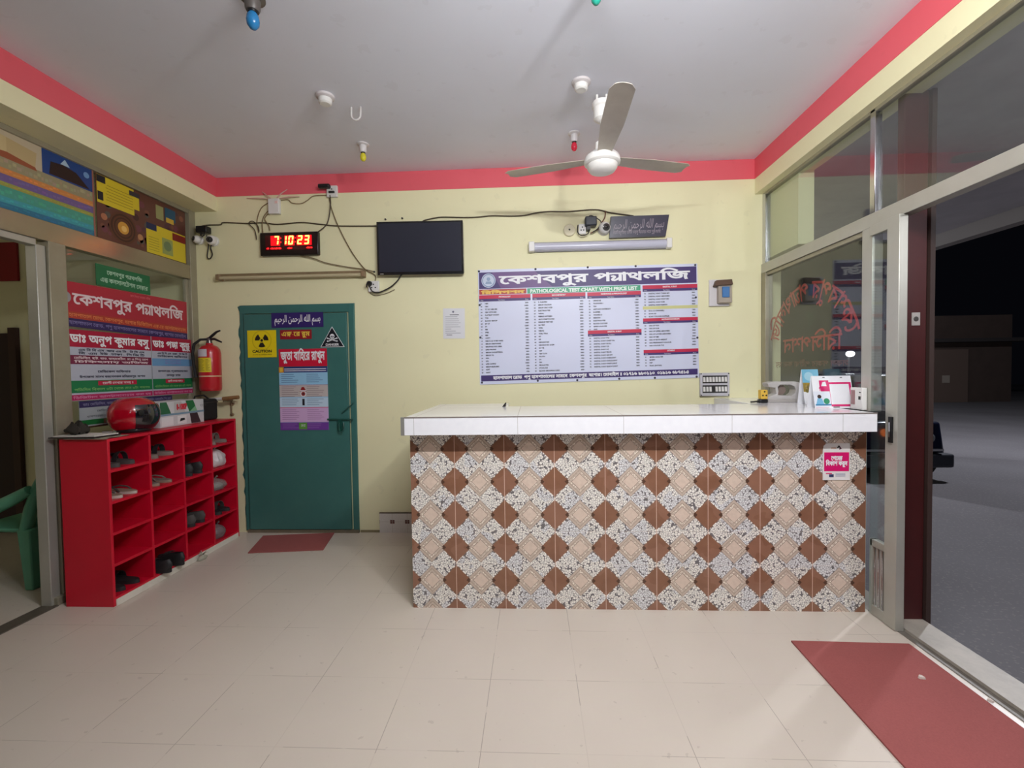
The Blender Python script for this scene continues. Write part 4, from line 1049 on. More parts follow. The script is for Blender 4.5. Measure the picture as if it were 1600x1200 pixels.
s.text(NAME, fx(185), fv(.872), .064, WHITE, 3, fx(1490)-fx(185), bold=.0032, res=4)
s.build('heading_lettering', pc); s = chart()
s.text('রিসিপশন', fx(58), fv(.7895), .0215, mat((232, 190, 90), .5), 3, fx(355)-fx(58), bold=.002)
s.build('reception_lettering', pc); s = chart()
s.text('PATHOLOGICAL TEST CHART WITH PRICE LIST', fx(400), fv(.789), .028, mat((226, 240, 230), .5), 3, fx(1135)-fx(400), bold=.0022)
s.build('title_lettering', pc); s = chart()
s.text('হাসপাতাল রোড, পশু হাসপাতালের সামনে, কেশবপুর, যশোর। মোবাইল ঃ ০১৭১৬-৯৮০১১০, ০১৯১৬-৬৮৭৫১৫', fx(130), fv(.042), .024, WHITE, 3, fx(1475)-fx(130), bold=.0016, res=2)
s.build('address_lettering', pc)
s = chart(); lu, lv = fx(108), fv(.905); s.disc(lu, lv, .062, mat((196, 206, 224), .4), 3); s.disc(lu, lv, .056, mat((120, 140, 176), .4), 4, 28, 0, 6.2832, .049)
s.disc(lu, lv+.012, .016, mat((140, 160, 190), .4), 4); s.poly([(lu-.03, lv-.03), (lu+.03, lv-.03), (lu+.02, lv-.008), (lu-.02, lv-.008)], mat((140, 160, 190), .4), 4); s.build('emblem', pc)
for x, z in [(-.458, 2.312), (.036, 2.32), (.488, 2.324), (.898, 2.324), (1.402, 2.321), (1.407, 2.045), (1.419, 1.7), (1.412, 1.365), (1.057, 1.36), (.751, 1.356), (.388, 1.349), (.044, 1.348), (-.448, 1.338), (-.455, 1.735), (-.457, 2.019)]:
    nailcap((x, -.005, z), .010, .008, mat((44, 40, 60), .4)).build('nail', pc)

# notice sheet
nt_ = thing('notice_sheet', 'white typed notice sheet taped to the wall left of the price chart', 'notice', (-.687, 0, 1.73))
s = Sheet((-.785, -.004, 1.731), (1, 0, -.01), (.01, 0, 1)); s.base(.193, .265, mat((222, 222, 226), .6), .003); r = random.Random(5)
s.disc(.09, .235, .009, mat((110, 110, 130), .6), 1)
for k in range(9): s.rect(.02, .19-.018*k, .07+r.random()*.09, .194-.018*k, mat((150, 150, 158), .6), 1)
s.build('paper', nt_)
s = Sheet((-.785, -.004, 1.731), (1, 0, -.01), (.01, 0, 1)); s.rect(.06, .206, .14, .211, INK, 2); s.rect(.03, .03, .08, .034, INK, 2); s.build('heading', nt_)

# ================================================================== DOOR NOTICES (faces on the door leaf)
LY = -.0315
def plate(name, label, x0, z0, w_, h_, m, t=.0015, cat='sign'):
    th = thing(name, label, cat, (x0+w_/2, LY, z0)); s = Sheet((x0, LY-t, z0), (1, 0, 0), (0, 0, 1)); s.base(w_, h_, m, t); return th, s
DP = mat((52, 34, 104), .4)
th, s = plate('calligraphy_sticker', 'purple sticker with white Arabic calligraphy at the door top', -2.32, 1.852, .472, .132, DP); s.build('sticker_sheet', th)
s = Sheet((-2.32, LY-.0015, 1.852), (1, 0, 0), (0, 0, 1)); s.text(BISM, .03, .05, .06, WHITE, 2, .415, bold=.001); s.build('lettering', th)
YW = mat((232, 208, 20), .4); BK = mat((28, 24, 18), .5)
th, s = plate('radiation_sign', 'yellow square radiation caution sign on the green door', -2.545, 1.59, .264, .242, YW, .003)
s.b.v and s.build('sign_sheet', th)
s = Sheet((-2.545, LY-.003, 1.59), (1, 0, 0), (0, 0, 1)); u, v = .132, .152
for a in (-90, 30, 150): s.disc(u, v, .062, BK, 2, 12, rad(a-30), rad(a+30), .02)
s.disc(u, v, .012, BK, 2); s.disc(u, v, .09, mat((210, 186, 16), .4), 1, 28, 0, 6.2832, .082); s.text('CAUTION', .045, .045, .022, BK, 2, .175, bold=.0012); s.text('X-RAY IN OPERATION', .045, .02, .010, mat((90, 76, 20), .5), 2, .175); s.build('symbol', th)
th, s = plate('room_sign', 'small maroon sign with yellow Bengali words on the door', -2.245, 1.748, .288, .083, mat((150, 26, 40), .4)); s.build('sign_sheet', th)
s = Sheet((-2.245, LY-.0015, 1.748), (1, 0, 0), (0, 0, 1)); s.text('এক্স-রে রুম', .016, .028, .036, mat((236, 204, 80), .4), 2, .255, bold=.0015); s.build('lettering', th)
th = thing('danger_sign', 'black triangular danger sign with white skull on the green door', 'sign', (-1.77, LY, 1.67))
s = Sheet((-1.88, LY-.0025, 1.672), (1, 0, 0), (0, 0, 1)); W3, H3 = .218, .182
tri = lambda k, dz=0: [(W3/2-W3/2*k, dz+(1-k)*.06), (W3/2+W3/2*k, dz+(1-k)*.06), (W3/2, H3*k+(1-k)*.06+dz)]
s.b.prism(tri(1), lambda p: s.P(*p)+Vector((0, .0025, 0)), lambda p: s.P(*p), WHITE); s.poly(tri(.93), mat((22, 24, 34), .4), 1); s.build('sign_sheet', th)
s = Sheet((-1.88, LY-.0025, 1.672), (1, 0, 0), (0, 0, 1)); u, v = W3/2, .088; NV = mat((22, 24, 34), .4)
s.disc(u, v+.008, .021, WHITE, 2); s.rect(u-.012, v-.02, u+.012, v-.006, WHITE, 2); s.disc(u-.008, v+.006, .006, NV, 3); s.disc(u+.008, v+.006, .006, NV, 3); s.poly([(u-.004, v-.006), (u+.004, v-.006), (u, v+.001)], NV, 3)
for sg in (-1, 1):
    s.poly([(u-.042*sg, v-.034), (u-.038*sg, v-.041), (u+.042*sg, v-.014), (u+.038*sg, v-.007)], WHITE, 2); s.disc(u-.042*sg, v-.036, .007, WHITE, 2); s.disc(u+.042*sg, v-.010, .007, WHITE, 2)
s.text('DANGER', W3/2, .012, .020, WHITE, 2, .118, 'c', .001); s.build('symbol', th)
th, s = plate('shoes_off_sign', 'red sign with large white Bengali words on the green door', -2.262, 1.505, .438, .156, mat((206, 22, 58), .4)); s.build('sign_sheet', th)
s = Sheet((-2.262, LY-.0015, 1.505), (1, 0, 0), (0, 0, 1)); s.text('জুতা বাহিরে রাখুন', .018, .058, .068, WHITE, 2, .40, bold=.0035); s.build('lettering', th)
th, s = plate('health_poster', 'tall striped information poster below the red sign on the door', -2.265, .935, .442, .566, mat((150, 196, 226), .4), .0015, 'poster')
def band(z0, z1, c, l=1, u0=0, u1=.442): s.rect(u0, z0, u1, z1, mat(c, .45), l)
band(.516, .566, (40, 52, 120)); band(.516, .566, (216, 140, 40), 2, 0, .045); band(.525, .56, (230, 190, 60), 3, .008, .035)
band(.405, .512, (150, 200, 232)); band(.402, .406, (190, 60, 60)); band(.298, .400, (196, 186, 184)); band(.206, .29, (190, 214, 232)); band(.20, .206, (200, 80, 110)); band(.072, .2, (206, 170, 212)); band(.0, .07, (110, 60, 150)); band(.008, .066, (90, 150, 60), 2, .17, .245)
r = random.Random(4)
for zt, n, c in ((.50, 5, (90, 120, 170)), (.39, 6, (130, 110, 120)), (.28, 4, (110, 140, 170)), (.185, 6, (150, 110, 160)), (.058, 3, (150, 110, 180))):
    for k in range(n):
        for u0 in (.02, .25):
            s.rect(u0, zt-.017*k-.004, u0+.10+r.random()*.06, zt-.017*k, mat(c, .6), 2)
s.rect(.05, .528, .43, .534, WHITE, 2); s.rect(.05, .545, .43, .551, WHITE, 2)
s.build('printed_sheet', th)
s = Sheet((-2.265, LY-.0015, .935), (1, 0, 0), (0, 0, 1))
s.poly([(.185, .345), (.25, .345), (.225, .385), (.205, .385)], mat((150, 30, 30), .5), 3); s.rect(.19, .348, .245, .357, WHITE, 4); s.disc(.218, .325, .026, WHITE, 3); s.disc(.218, .325, .019, mat((150, 50, 50), .5), 4); s.disc(.218, .325, .008, INK, 5)
s.rect(.207, .222, .228, .28, INK, 3); s.text('স্বাস্থ্য বার্তা'.replace('্থ্য', 'থ'), .19, .03, .02, WHITE, 4, .04, res=1); s.build('pictures', th)

# ================================================================== LEFT GLASS: posters and boards
def lsheet(y0, z0, x=-3.035): return Sheet((x, y0, z0), (0, 1, 0), (0, 0, 1))
# calendar poster on the upper pane, runs out of the frame
y0, y1, z0, z1 = -2.30, -.922, 2.418, 2.872; Wp, Hp = y1-y0, z1-z0
th = thing('calendar_poster', 'wide poster with pictures above rows of coloured bands on the upper pane', 'poster', (-3.045, -1.6, z0))
s = lsheet(y0, z0); s.base(Wp, Hp, mat((190, 176, 150), .3), .004); r = random.Random(11)
for a, b_, c in ((.0, .035, (40, 110, 140)), (.035, .07, (60, 150, 160)), (.07, .13, (70, 150, 130)), (.13, .155, (150, 150, 70)), (.155, .20, (110, 90, 140)), (.20, .235, (200, 130, 70)), (.235, .30, (150, 142, 110))):
    s.rect(0, a, Wp, b_, mat(c, .35), 1)
    for k in range(int(Wp/.022)):
        z_ = a+.004+r.random()*(b_-a)*.5; s.rect(.006+k*.022, z_, .006+k*.022+.012+r.random()*.012, z_+(b_-a)*.3, mat(tuple(min(255, int(x*(1.0+r.random()*.16))) for x in c), .35), 2)
s.build('printed_sheet', th)
s = lsheet(y0, z0)
s.rect(Wp-.33, .30, Wp-.002, Hp-.003, mat((30, 66, 130), .3), 1); s.poly([(Wp-.29, .31), (Wp-.03, .31), (Wp-.12, .385), (Wp-.2, .40), (Wp-.28, .39)], mat((42, 26, 24), .4), 2); s.poly([(Wp-.22, .40), (Wp-.19, .44), (Wp-.16, .40)], mat((170, 196, 214), .4), 2); s.disc(Wp-.05, .40, .02, mat((110, 150, 200), .4), 2)
s.rect(Wp-.012, 0, Wp, Hp, mat((150, 100, 86), .4), 4)
s.poly([(Wp-.68, .315), (Wp-.52, .335), (Wp-.52, .42), (Wp-.67, .44)], mat((196, 176, 130), .5), 2); s.poly([(Wp-.52, .335), (Wp-.37, .31), (Wp-.36, .40), (Wp-.52, .42)], mat((184, 162, 118), .5), 2); s.poly([(Wp-.69, .30), (Wp-.36, .29), (Wp-.37, .31), (Wp-.52, .335), (Wp-.68, .315)], mat((150, 80, 50), .5), 2)
s.rect(Wp-1.0, .30, Wp-.69, Hp-.003, mat((30, 56, 104), .3), 1); s.rect(0, .30, Wp-1.0, Hp-.003, mat((150, 120, 80), .3), 1); s.build('pictures', th)
# photo-collage poster
y0, y1, z0, z1 = -.905, -.095, 2.418, 2.868; Wp, Hp = y1-y0, z1-z0
th = thing('medicine_poster', 'poster with yellow text boxes and a round wooden bowl on the upper pane', 'poster', (-3.045, -.5, z0))
s = lsheet(y0, z0); s.base(Wp, Hp, mat((96, 56, 48), .3), .004); r = random.Random(8)
for k in range(70): s.disc(.02+r.random()*(Wp-.06), .02+r.random()*(Hp-.06), .012+r.random()*.016, mat(r.choice(((120, 76, 60), (140, 90, 70), (84, 50, 60), (70, 40, 40), (110, 60, 70), (84, 80, 74))), .5), 1, 12)
YP = mat((214, 192, 44), .4)
s.rect(.004, .25, .30, Hp-.004, YP, 2); s.rect(.004, .30, .345, .40, YP, 2.4); s.rect(.004, Hp-.055, .07, Hp-.006, INK, 3); s.rect(.26, .395, .35, .43, mat((54, 50, 60), .4), 3); s.rect(.008, .27, .05, .33, INK, 3); s.rect(.5, .30, .575, .41, mat((150, 150, 100), .4), 2); s.rect(.59, .32, .70, .42, mat((30, 80, 110), .4), 2); s.rect(.6, .30, .68, .34, mat((206, 170, 60), .4), 3)
s.rect(.40, .004, .80, .24, YP, 3); s.rect(.40, .19, .50, .24, mat((30, 40, 80), .4), 4); s.rect(.66, .17, .80, .23, mat((130, 40, 30), .4), 4)
for k in range(6): s.rect(.07+.01*(k % 2), .285+.021*k, .29, .289+.021*k, mat((150, 128, 30), .5), 3); s.rect(.42, .03+.02*k, .52, .034+.02*k, mat((150, 140, 40), .5), 4)
s.build('printed_sheet', th)
s = lsheet(y0, z0); s.disc(.20, .125, .115, mat((92, 54, 36), .4), 3, 36); s.disc(.20, .125, .10, mat((60, 32, 24), .4), 4, 36, 0, 6.2832, .088); s.disc(.20, .125, .075, mat((60, 32, 24), .4), 4, 36, 0, 6.2832, .066); s.disc(.20, .125, .045, mat((206, 150, 60), .4), 4); s.disc(.205, .12, .022, mat((230, 190, 110), .4), 5); s.disc(.05, .16, .024, mat((170, 110, 80), .4), 3); s.disc(.345, .10, .024, mat((180, 130, 90), .4), 3)
s.build('bowl_picture', th); s = lsheet(y0, z0); s.rect(.55, .03, .66, .16, mat((150, 160, 90), .4), 5); s.disc(.605, .10, .04, mat((110, 130, 90), .4), 6); s.build('jar_picture', th)
# green name strip
th = thing('green_board', 'small green board with two white Bengali lines above the red banner', 'sign', (-3.045, -.7, 2.085))
s = lsheet(-.925, 2.083, -3.04); s.base(.445, .15, mat((26, 106, 66), .35), .005); s.build('board', th)
GWT = mat((170, 206, 180), .5); s = lsheet(-.925, 2.083, -3.04); s.text('কেশবপুর প্যাথলজি', .08, .088, .026, GWT, 2, .29, bold=.001); s.text('এন্ড কনসালটেশন সেন্টার', .03, .03, .028, GWT, 2, .39, bold=.001); s.build('lettering', th)
# red pathology banner
y0, y1, z0, z1 = -1.145, -.10, 1.76, 2.085
th = thing('red_banner', 'red clinic banner with large white Bengali name on the left glass', 'banner', (-3.045, -.62, z0))
wr = bil((-3.04, -1.145, 1.775), (-3.04, -.11, 1.745), (-3.04, -.105, 2.085), (-3.04, -1.145, 2.07), 1.04, .31)
s = Sheet((-3.04, y0, z0), (0, 1, 0), (0, 0, 1), wr); s.base(1.04, .31, mat((174, 36, 56), .35), .005); s.rect(0, 0, 1.04, .058, mat((50, 32, 90), .35)); s.rect(0, .058, 1.04, .105, mat((176, 60, 44), .35)); s.disc(.0, .20, .04, mat((150, 150, 150), .4), 2, 20, -1.57, 1.57); s.build('banner_sheet', th)
s = Sheet((-3.04, y0, z0), (0, 1, 0), (0, 0, 1), wr); WR = mat((226, 208, 212), .5)
s.text(NAME, .05, .162, .068, WR, 3, .94, bold=.003); s.build('name_lettering', th); s = Sheet((-3.04, y0, z0), (0, 1, 0), (0, 0, 1), wr); s.text('রোগ নির্ণয়ে আস্থার প্রতীক'.replace('র্ণ', 'ন').replace('প্র', 'প'), .48, .275, .014, mat((226, 120, 130), .5), 3, .18, res=2)
s.text('হাসপাতাল রোড, কেশবপুর, যশোর ডিজিটাল এক্স-রে আলট্রাসনোগ্রাম', .02, .07, .022, mat((236, 150, 90), .5), 3, 1.0, res=2); s.text('হাসপাতাল রোড, পশু হাসপাতালের সামনে কেশবপুর, যশোর মোবাইল', .02, .018, .022, mat((150, 140, 190), .5), 3, 1.0, res=2); s.build('lettering', th)
# doctors' boards
def docboard(name, label, y0, y1, title, kind):
    W = y1-y0; z0 = 1.28; th = thing(name, label, 'board', (-3.04, (y0+y1)/2, z0)); s = lsheet(y0, z0, -3.032); Hh = .475
    s.base(W, Hh, mat((182, 186, 200), .35), .006)
    s.rect(0, .36, W, Hh, mat((170, 16, 56), .35))
    if kind: s.rect(0, .245, W, .305, mat((120, 36, 70), .35)); 
    else: s.rect(0, .24, W, .30, mat((110, 160, 206), .35))
    s.rect(0, .052, W, .135, mat((24, 124, 72), .35)); s.rect(W*.30, .098, W*.78, .13, mat((196, 24, 64), .35), 2); s.rect(0, .003, W, .04, mat((186, 24, 92), .35)); s.build('board_sheet', th)
    s = lsheet(y0, z0, -3.032); s.text(title, .012, .392, .048, WHITE, 3, W-.03, bold=.0026)
    s.build('name_lettering', th); s = lsheet(y0, z0, -3.032); GR = mat((70, 70, 90), .5)
    if kind:
        for z, t in ((.335, 'এম বি বি এস (আর এম সি), বি সি এস'), (.312, 'সি. এম. ইউ (ঢাকা), পি.জি.টি'), (.188, 'মেডিকেল অফিসার'), (.152, 'উপজেলা সাসথ কমপেলকস মনিরামপুর, যশোর')): s.text(t, W/2, z, .013, GR, 3, W*(.8 if z != .188 else .4), 'c', .0006, 2)
        for z, t in ((.28, 'মেডিসিন, হার্ট, বাত, ডায়াবেটিস, মা ও শিশু রোগ'.replace('র্ট', 'ট')), (.255, 'চিকিৎসায় অভিজ্ঞ'.replace('জ্ঞ', 'জ'))): s.text(t, W/2, z, .013, WR, 3, W*.9, 'c', .0004, 2)
    else:
        for z, t in ((.335, 'এম বি বি এস (ঢাকা), পি জি টি'), (.312, 'মেডিকেল অফিসার'), (.19, 'হাসপাতাল রোড, পশু হাসপাতালের সামনে'), (.155, 'কেশবপুর, যশোর')): s.text(t, W/2, z, .013, GR, 3, W*(.75 if z > .16 else .35), 'c', .0006, 2)
        for z in (.277, .255): s.text('মহিলা ও শিশু রোগ চিকিৎসক', W/2, z, .012, mat((150, 130, 190), .5), 3, W*.4, 'c', 0, 2)
    s.text('রোগী দেখার সময় ঃ', W*.54, .106, .014, WR, 4, W*.38, 'c', .0006, 2); s.text('প্রতিদিন বিকাল ৩টা থেকে রাত ৯টা পযনত'.replace('প্র', 'প'), W/2, .064, .015, mat((150, 206, 120), .5), 3, W*.92, 'c', 0, 2); s.text('ডিজিটাল আলট্রাসনোগ্রাম করা হয়', W/2, .012, .014, mat((240, 170, 210), .5), 3, W*.95, 'c', 0, 2)
    s.build('lettering', th)
docboard('doctor_board', 'wider doctor board with purple stripe under the red banner', -1.143, -.505, 'ডাঃ অনুপ কুমার বসু', True)
docboard('doctor_board', 'narrower doctor board with pale blue stripe next to the wall post', -.497, -.08, 'ডাঃ পম্পা কুন্ডু', False)
# a lower pair behind, partly hidden by the helmet
def lowboard(label, y0, y1):
    th = thing('lower_board', label, 'board', (-3.045, (y0+y1)/2, 1.09)); W = y1-y0; s = lsheet(y0, 1.09, -3.042); s.base(W, .185, mat((168, 176, 180), .35), .004)
    s.rect(0, .14, W, .185, mat((52, 44, 92), .35)); s.rect(0, .02, W*.35, .055, mat((30, 110, 54), .35)); s.rect(W*.35, .02, W, .055, mat((120, 92, 70), .35)); s.rect(0, 0, W, .012, mat((70, 50, 30), .5)); s.build('board_sheet', th)
    s = lsheet(y0, 1.09, -3.042); s.text('ডাঃ মেডিসিন, ডায়াবেটিস, শিশু রোগ', W/2, .152, .015, mat((160, 156, 190), .5), 3, W*.9, 'c', 0, 2); s.text('হাসপাতাল রোড, কেশবপুর, যশোর', W/2, .07, .012, mat((70, 74, 80), .5), 3, W*.8, 'c', 0, 2); s.text('মেডিকেল অফিসার', W/2, .105, .012, mat((70, 74, 80), .5), 3, W*.5, 'c', 0, 2); s.build('lettering', th)
lowboard('low faded board on the glass behind the clipboard and helmet', -1.08, -.60)
lowboard('low faded board on the glass behind the white carton', -.59, -.30)

# ================================================================== COUNTER THINGS
KT = KH+.0006
# white tape dispenser
td = thing('tape_dispenser', 'bulky white tape dispenser with oval opening on the counter end', 'tape dispenser', (1.83, -.52, KT))
prof = [(0, 0), (.265, 0), (.268, .05), (.258, .105), (.235, .145), (.205, .152), (.06, .152), (.02, .142), (.03, .112), (.075, .108), (.082, .06), (.04, .045), (0, .03)]
hole = [(.094, .052), (.185, .048), (.207, .064), (.214, .093), (.202, .118), (.178, .128), (.108, .128), (.092, .112), (.098, .085)]
b = MB(); O_ = Vector((1.705, -.56, KT)); dirx = Vector((.99, -.12, 0)).normalized(); diry = Vector((.12, .99, 0)).normalized()
m_ = mat((192, 188, 186), .4, 0, .2, 10)
tri_ = tessellate_polygon([[Vector((p[0], p[1], 0)) for p in prof], [Vector((p[0], p[1], 0)) for p in hole]]); allp = prof+hole; N_ = len(allp)
vs = [O_+dirx*p[0]+Vector((0, 0, p[1])) for p in allp]+[O_+diry*.11+dirx*p[0]+Vector((0, 0, p[1])) for p in allp]
fs = [t for t in tri_]+[tuple(N_+i for i in t[::-1]) for t in tri_]
for lo_, n_ in ((0, len(prof)), (len(prof), len(hole))): fs += [(lo_+i, lo_+(i+1) % n_, N_+lo_+(i+1) % n_, N_+lo_+i) for i in range(n_)]
b.add(vs, fs, m_); b.build('body', td, bevel=.004)
c_ = O_+dirx*.118+diry*.03+Vector((0, 0, .089)); b = MB().lathe([(.026, 0), (.038, 0), (.038, .07), (.026, .07)], c_, mat((128, 112, 104), .4), (dirx, Vector((0, 0, 1)), diry), 24); b.build('tape_roll', td)
MB().hexa([O_+dirx*a+diry*b_+Vector((0, 0, z)) for z in (.0, .024) for a, b_ in ((.02, -.012), (.255, -.012), (.255, .0), (.02, .0))], mat((170, 164, 160), .45)).build('front_lip', td, bevel=.003)
ya = thing('yellow_adaptor', 'small yellow multi plug block left of the tape dispenser', 'adapter', (1.665, -.59, KT))
MB().box((1.652, -.62, KT+.028), (1.70, -.572, KT+.095), mat((226, 184, 70), .45)).build('block', ya, bevel=.005)
b = MB()
for dx, dz in ((.0, .062), (-.012, .035), (.012, .035)): b.cyl((1.676+dx, -.619, KT+.03+dz-.01), (1.676+dx, -.6215, KT+.03+dz-.01), .006, BK, 10)
b.build('pin_holes', ya)
MB().hexa([(1.64, -.62, KT), (1.70, -.62, KT), (1.70, -.57, KT), (1.64, -.57, KT), (1.65, -.62, KT+.028), (1.70, -.62, KT+.028), (1.70, -.57, KT+.028), (1.65, -.57, KT+.028)], BLACK_PL).build('black_plug', ya, bevel=.004)
tag(MB().tube([(1.648, -.60, KT+.012), (1.625, -.60, KT+.010), (1.60, -.605, KT+.008), (1.585, -.60, KT+.007)], .006, CABLE_BK, 8).build('counter_cord'), 'short black cord lying left of the yellow multi plug on the counter', 'cable')
def tent(name, label, cat, xa, xb, yf, h_, depth, rot, painter):
    t = thing(name, label, cat, ((xa+xb)/2, yf, KT)); W = xb-xa; sl = depth*.5
    U = Vector((math.cos(rot), math.sin(rot), 0)); F = Vector((math.sin(rot), -math.cos(rot), 0)); O = Vector((xa, yf, KT))
    Vv = (Vector((0, 0, h_))-F*sl).normalized(); L = math.hypot(h_, sl)
    s = Sheet(O, U, Vv); s.base(W, L, WHITE, .002); painter(s, W, L); s.build('front_panel', t)
    bk = O-F*2*sl; b = MB(); b.hexa([bk, bk+U*W, bk+U*W+F*.003, bk+F*.003, O+U*0-F*(sl+.003)+Vector((0, 0, h_)), O+U*W-F*(sl+.003)+Vector((0, 0, h_)), O+U*W-F*sl+Vector((0, 0, h_)), O-F*sl+Vector((0, 0, h_))], WHITE); b.build('back_panel', t)
    return t, s
def cal(s, W, L):
    s.rect(0, L*.62, W, L, mat((120, 186, 214), .35)); s.rect(0, L*.36, W, L*.62, mat((150, 128, 60), .35)); r = random.Random(3)
    for k in range(26): s.disc(.02+r.random()*(W-.04), L*.38+r.random()*L*.2, .012, mat(r.choice(((170, 140, 50), (120, 110, 50), (190, 170, 110))), .5), 2, 10)
    s.disc(W*.4, L*.8, .03, mat((170, 214, 230), .4), 2); s.rect(.03, L*.24, W-.04, L*.25, mat((140, 140, 150), .5), 1); s.rect(.05, L*.12, W-.05, L*.13, mat((160, 160, 168), .5), 1)
t, _ = tent('desk_calendar', 'standing photo desk calendar behind the pink payment stand', 'calendar', 1.855, 1.965, -.80, .24, .09, .0, cal)
def qr(s, W, L):
    PK = mat((216, 30, 110), .35); s.rect(W*.20, L*.06, W*.98, L*.80, PK); s.rect(W*.43, L*.12, W*.92, L*.74, WHITE, 2); s.rect(W*.0, L*.06, W*.42, L*.52, mat((222, 226, 236), .4), 2)
    s.rect(W*.18, L*.62, W*.42, L*.86, PK, 2); s.poly([(W*.22, L*.68), (W*.36, L*.68), (W*.34, L*.82), (W*.26, L*.80)], WHITE, 3); s.text('বিকাশ', W*.16, L*.53, .018, PK, 4, W*.24, res=2, bold=.001)
    s.disc(W*.14, L*.36, .012, mat((60, 40, 36), .5), 3); s.poly([(W*.04, L*.12), (W*.24, L*.12), (W*.20, L*.30), (W*.09, L*.31)], mat((120, 180, 214), .5), 3); s.disc(W*.31, L*.22, .018, mat((50, 140, 100), .5), 3); s.rect(W*.02, L*.09, W*.42, L*.13, mat((60, 130, 170), .5), 4)
    s.rect(W*.46, L*.025, W*.62, L*.05, BK, 2); s.rect(W*.02, L*.02, W*.36, L*.03, mat((220, 130, 160), .5), 2); s.rect(W*.28, L*.94, W*.34, L*.965, BK, 2); s.rect(W*.72, L*.93, W*.78, L*.955, BK, 2)
t, _ = tent('payment_stand', 'pink and white mobile payment tent card near the glass', 'payment stand', 1.74, 1.975, -1.10, .20, .09, -.02, qr)
sw = thing('switch_box', 'small white switch box standing against the glass by the payment stand', 'switch', (1.955, -1.03, KT))
MB().box((1.865, -.99, KT), (1.95, -.95, KT+.155), WHITE_PL).build('box_body', sw, bevel=.004)
SWX = 1.97
sw.location = (SWX, -1.03, KT)
pn = thing('pen_stub', 'small black pen stub standing at the counter back edge', 'pen', (-.21, -.68, KT))
MB().hexa([(-.225, -.69, KT), (-.20, -.69, KT), (-.20, -.67, KT), (-.225, -.67, KT), (-.205, -.69, KT+.026), (-.195, -.69, KT+.03), (-.195, -.67, KT+.03), (-.205, -.67, KT+.026)], BK).build('stub', pn)
pl = thing('payment_placard', 'white card with pink square hung on the counter front', 'placard', (1.75, YC, .78))
s = Sheet((1.675, YC-.004, .778), (1, 0, 0), (0, 0, 1)); PK = mat((216, 16, 106), .35); Wq, Hq = .152, .214
s.b.prism([(0, 0), (Wq, 0), (Wq, Hq), (.02, Hq), (.004, Hq-.014), (0, Hq-.04)], lambda p: s.P(*p)+Vector((0, .003, 0)), lambda p: s.P(*p), mat((232, 228, 226), .4)); s.rect(.006, .052, .146, .162, PK); s.build('card', pl)
s = Sheet((1.675, YC-.004, .778), (1, 0, 0), (0, 0, 1)); s.text('পেমেন্ট', .046, .116, .022, WHITE, 2, .062, bold=.0016); s.text('বিকাশ করুন', .016, .086, .022, WHITE, 2, .12, bold=.0016)
s.poly([(.075, .185), (.098, .192), (.088, .204)], BK, 2); s.poly([(.09, .176), (.104, .184), (.092, .196)], mat((90, 30, 60), .5), 2); s.rect(.045, .183, .072, .19, mat((210, 170, 150), .5), 2)
s.rect(.016, .036, .05, .042, PK, 2); s.rect(.034, .018, .06, .034, mat((50, 56, 100), .5), 2)
for k in range(3): s.rect(.07, .022+.008*k, .125, .025+.008*k, mat((150, 150, 180), .5), 2)
s.build('print', pl)

# red lettering on the outside of the street pane, reads from the street
gl = thing('window_lettering', 'red arched Bengali lettering on the street pane seen in reverse', 'lettering', (GX+.006, -.6, 1.40))
LR = film((206, 44, 36), .72); GXo = GX+.0045
s = Sheet((GXo, -1.14, 1.38), (0, 1, 0), (0, 0, 1)); cx, cz, RR = .535, .18, .40
def arc(a, b_):
    t = math.pi*(1-a/1.62)*.86+.07*math.pi; r_ = RR+b_*1.0; return (cx+math.cos(t)*r_*1.0, cz+math.sin(t)*r_*.92)
s.text(NAME, .0, .0, .125, LR, 1, 1.62, bold=.0025, mapper=arc); s.build('arched_name', gl)
s = Sheet((GXo, -1.14, 1.38), (0, 1, 0), (0, 0, 1)); s.text('রিসিপশন', .18, .17, .10, LR, 1, .68, bold=.002); s.build('reception_word', gl)
s = Sheet((GXo, -1.14, 1.38), (0, 1, 0), (0, 0, 1)); s.text('সকল প্রকার পরীক্ষা করা হয়'.replace('প্র', 'প').replace('ক্ষ', 'খ'), .12, .06, .035, film((150, 70, 50), .45), 1, .85, bold=.001); s.build('small_line', gl)
s = Sheet((GXo, -1.14, 1.38), (0, 1, 0), (0, 0, 1)); GG = film((20, 80, 50), .45); s.disc(cx, .40, .05, GG, 1, 24, .6, 2*math.pi-1.2, .034); s.poly([(cx-.01, .38), (cx+.012, .38), (cx+.03, .44), (cx-.02, .43)], GG, 1); s.build('emblem', gl)

# ================================================================== CEILING
FN = Vector((.465, -.992, 0)); FW_ = mat((232, 230, 226), .3); FB = mat((190, 182, 170), .4, 0, .3, 8, dark=(140, 128, 112))
fn = thing('ceiling_fan', 'white three blade ceiling fan hanging over the counter', 'ceiling fan', (FN.x, FN.y, 2.7))
MB().tube([FN+Vector((-.03, 0, 3.2)), FN+Vector((-.03, 0, 3.14))], .008, FW_, 8).tube([FN+Vector((.03, 0, 3.2)), FN+Vector((.03, 0, 3.14))], .008, FW_, 8).build('hanger', fn)
MB().lathe([(.03, 3.152), (.062, 3.148), (.062, 3.12), (.054, 3.112), (.052, 3.045), (.034, 3.03), (.022, 3.025)], FN, FW_).build('canopy', fn)
MB().tube([FN+Vector((0, 0, 3.06)), FN+Vector((.002, 0, 2.98)), FN+Vector((0, 0, 2.93)), FN+Vector((-.004, 0, 2.86))], .0135, FW_, 12).build('downrod', fn)
MB().lathe([(.02, 2.90), (.034, 2.895), (.036, 2.85), (.05, 2.835), (.04, 2.825)], FN+Vector((-.01, 0, 0)), FW_).build('lower_cup', fn)
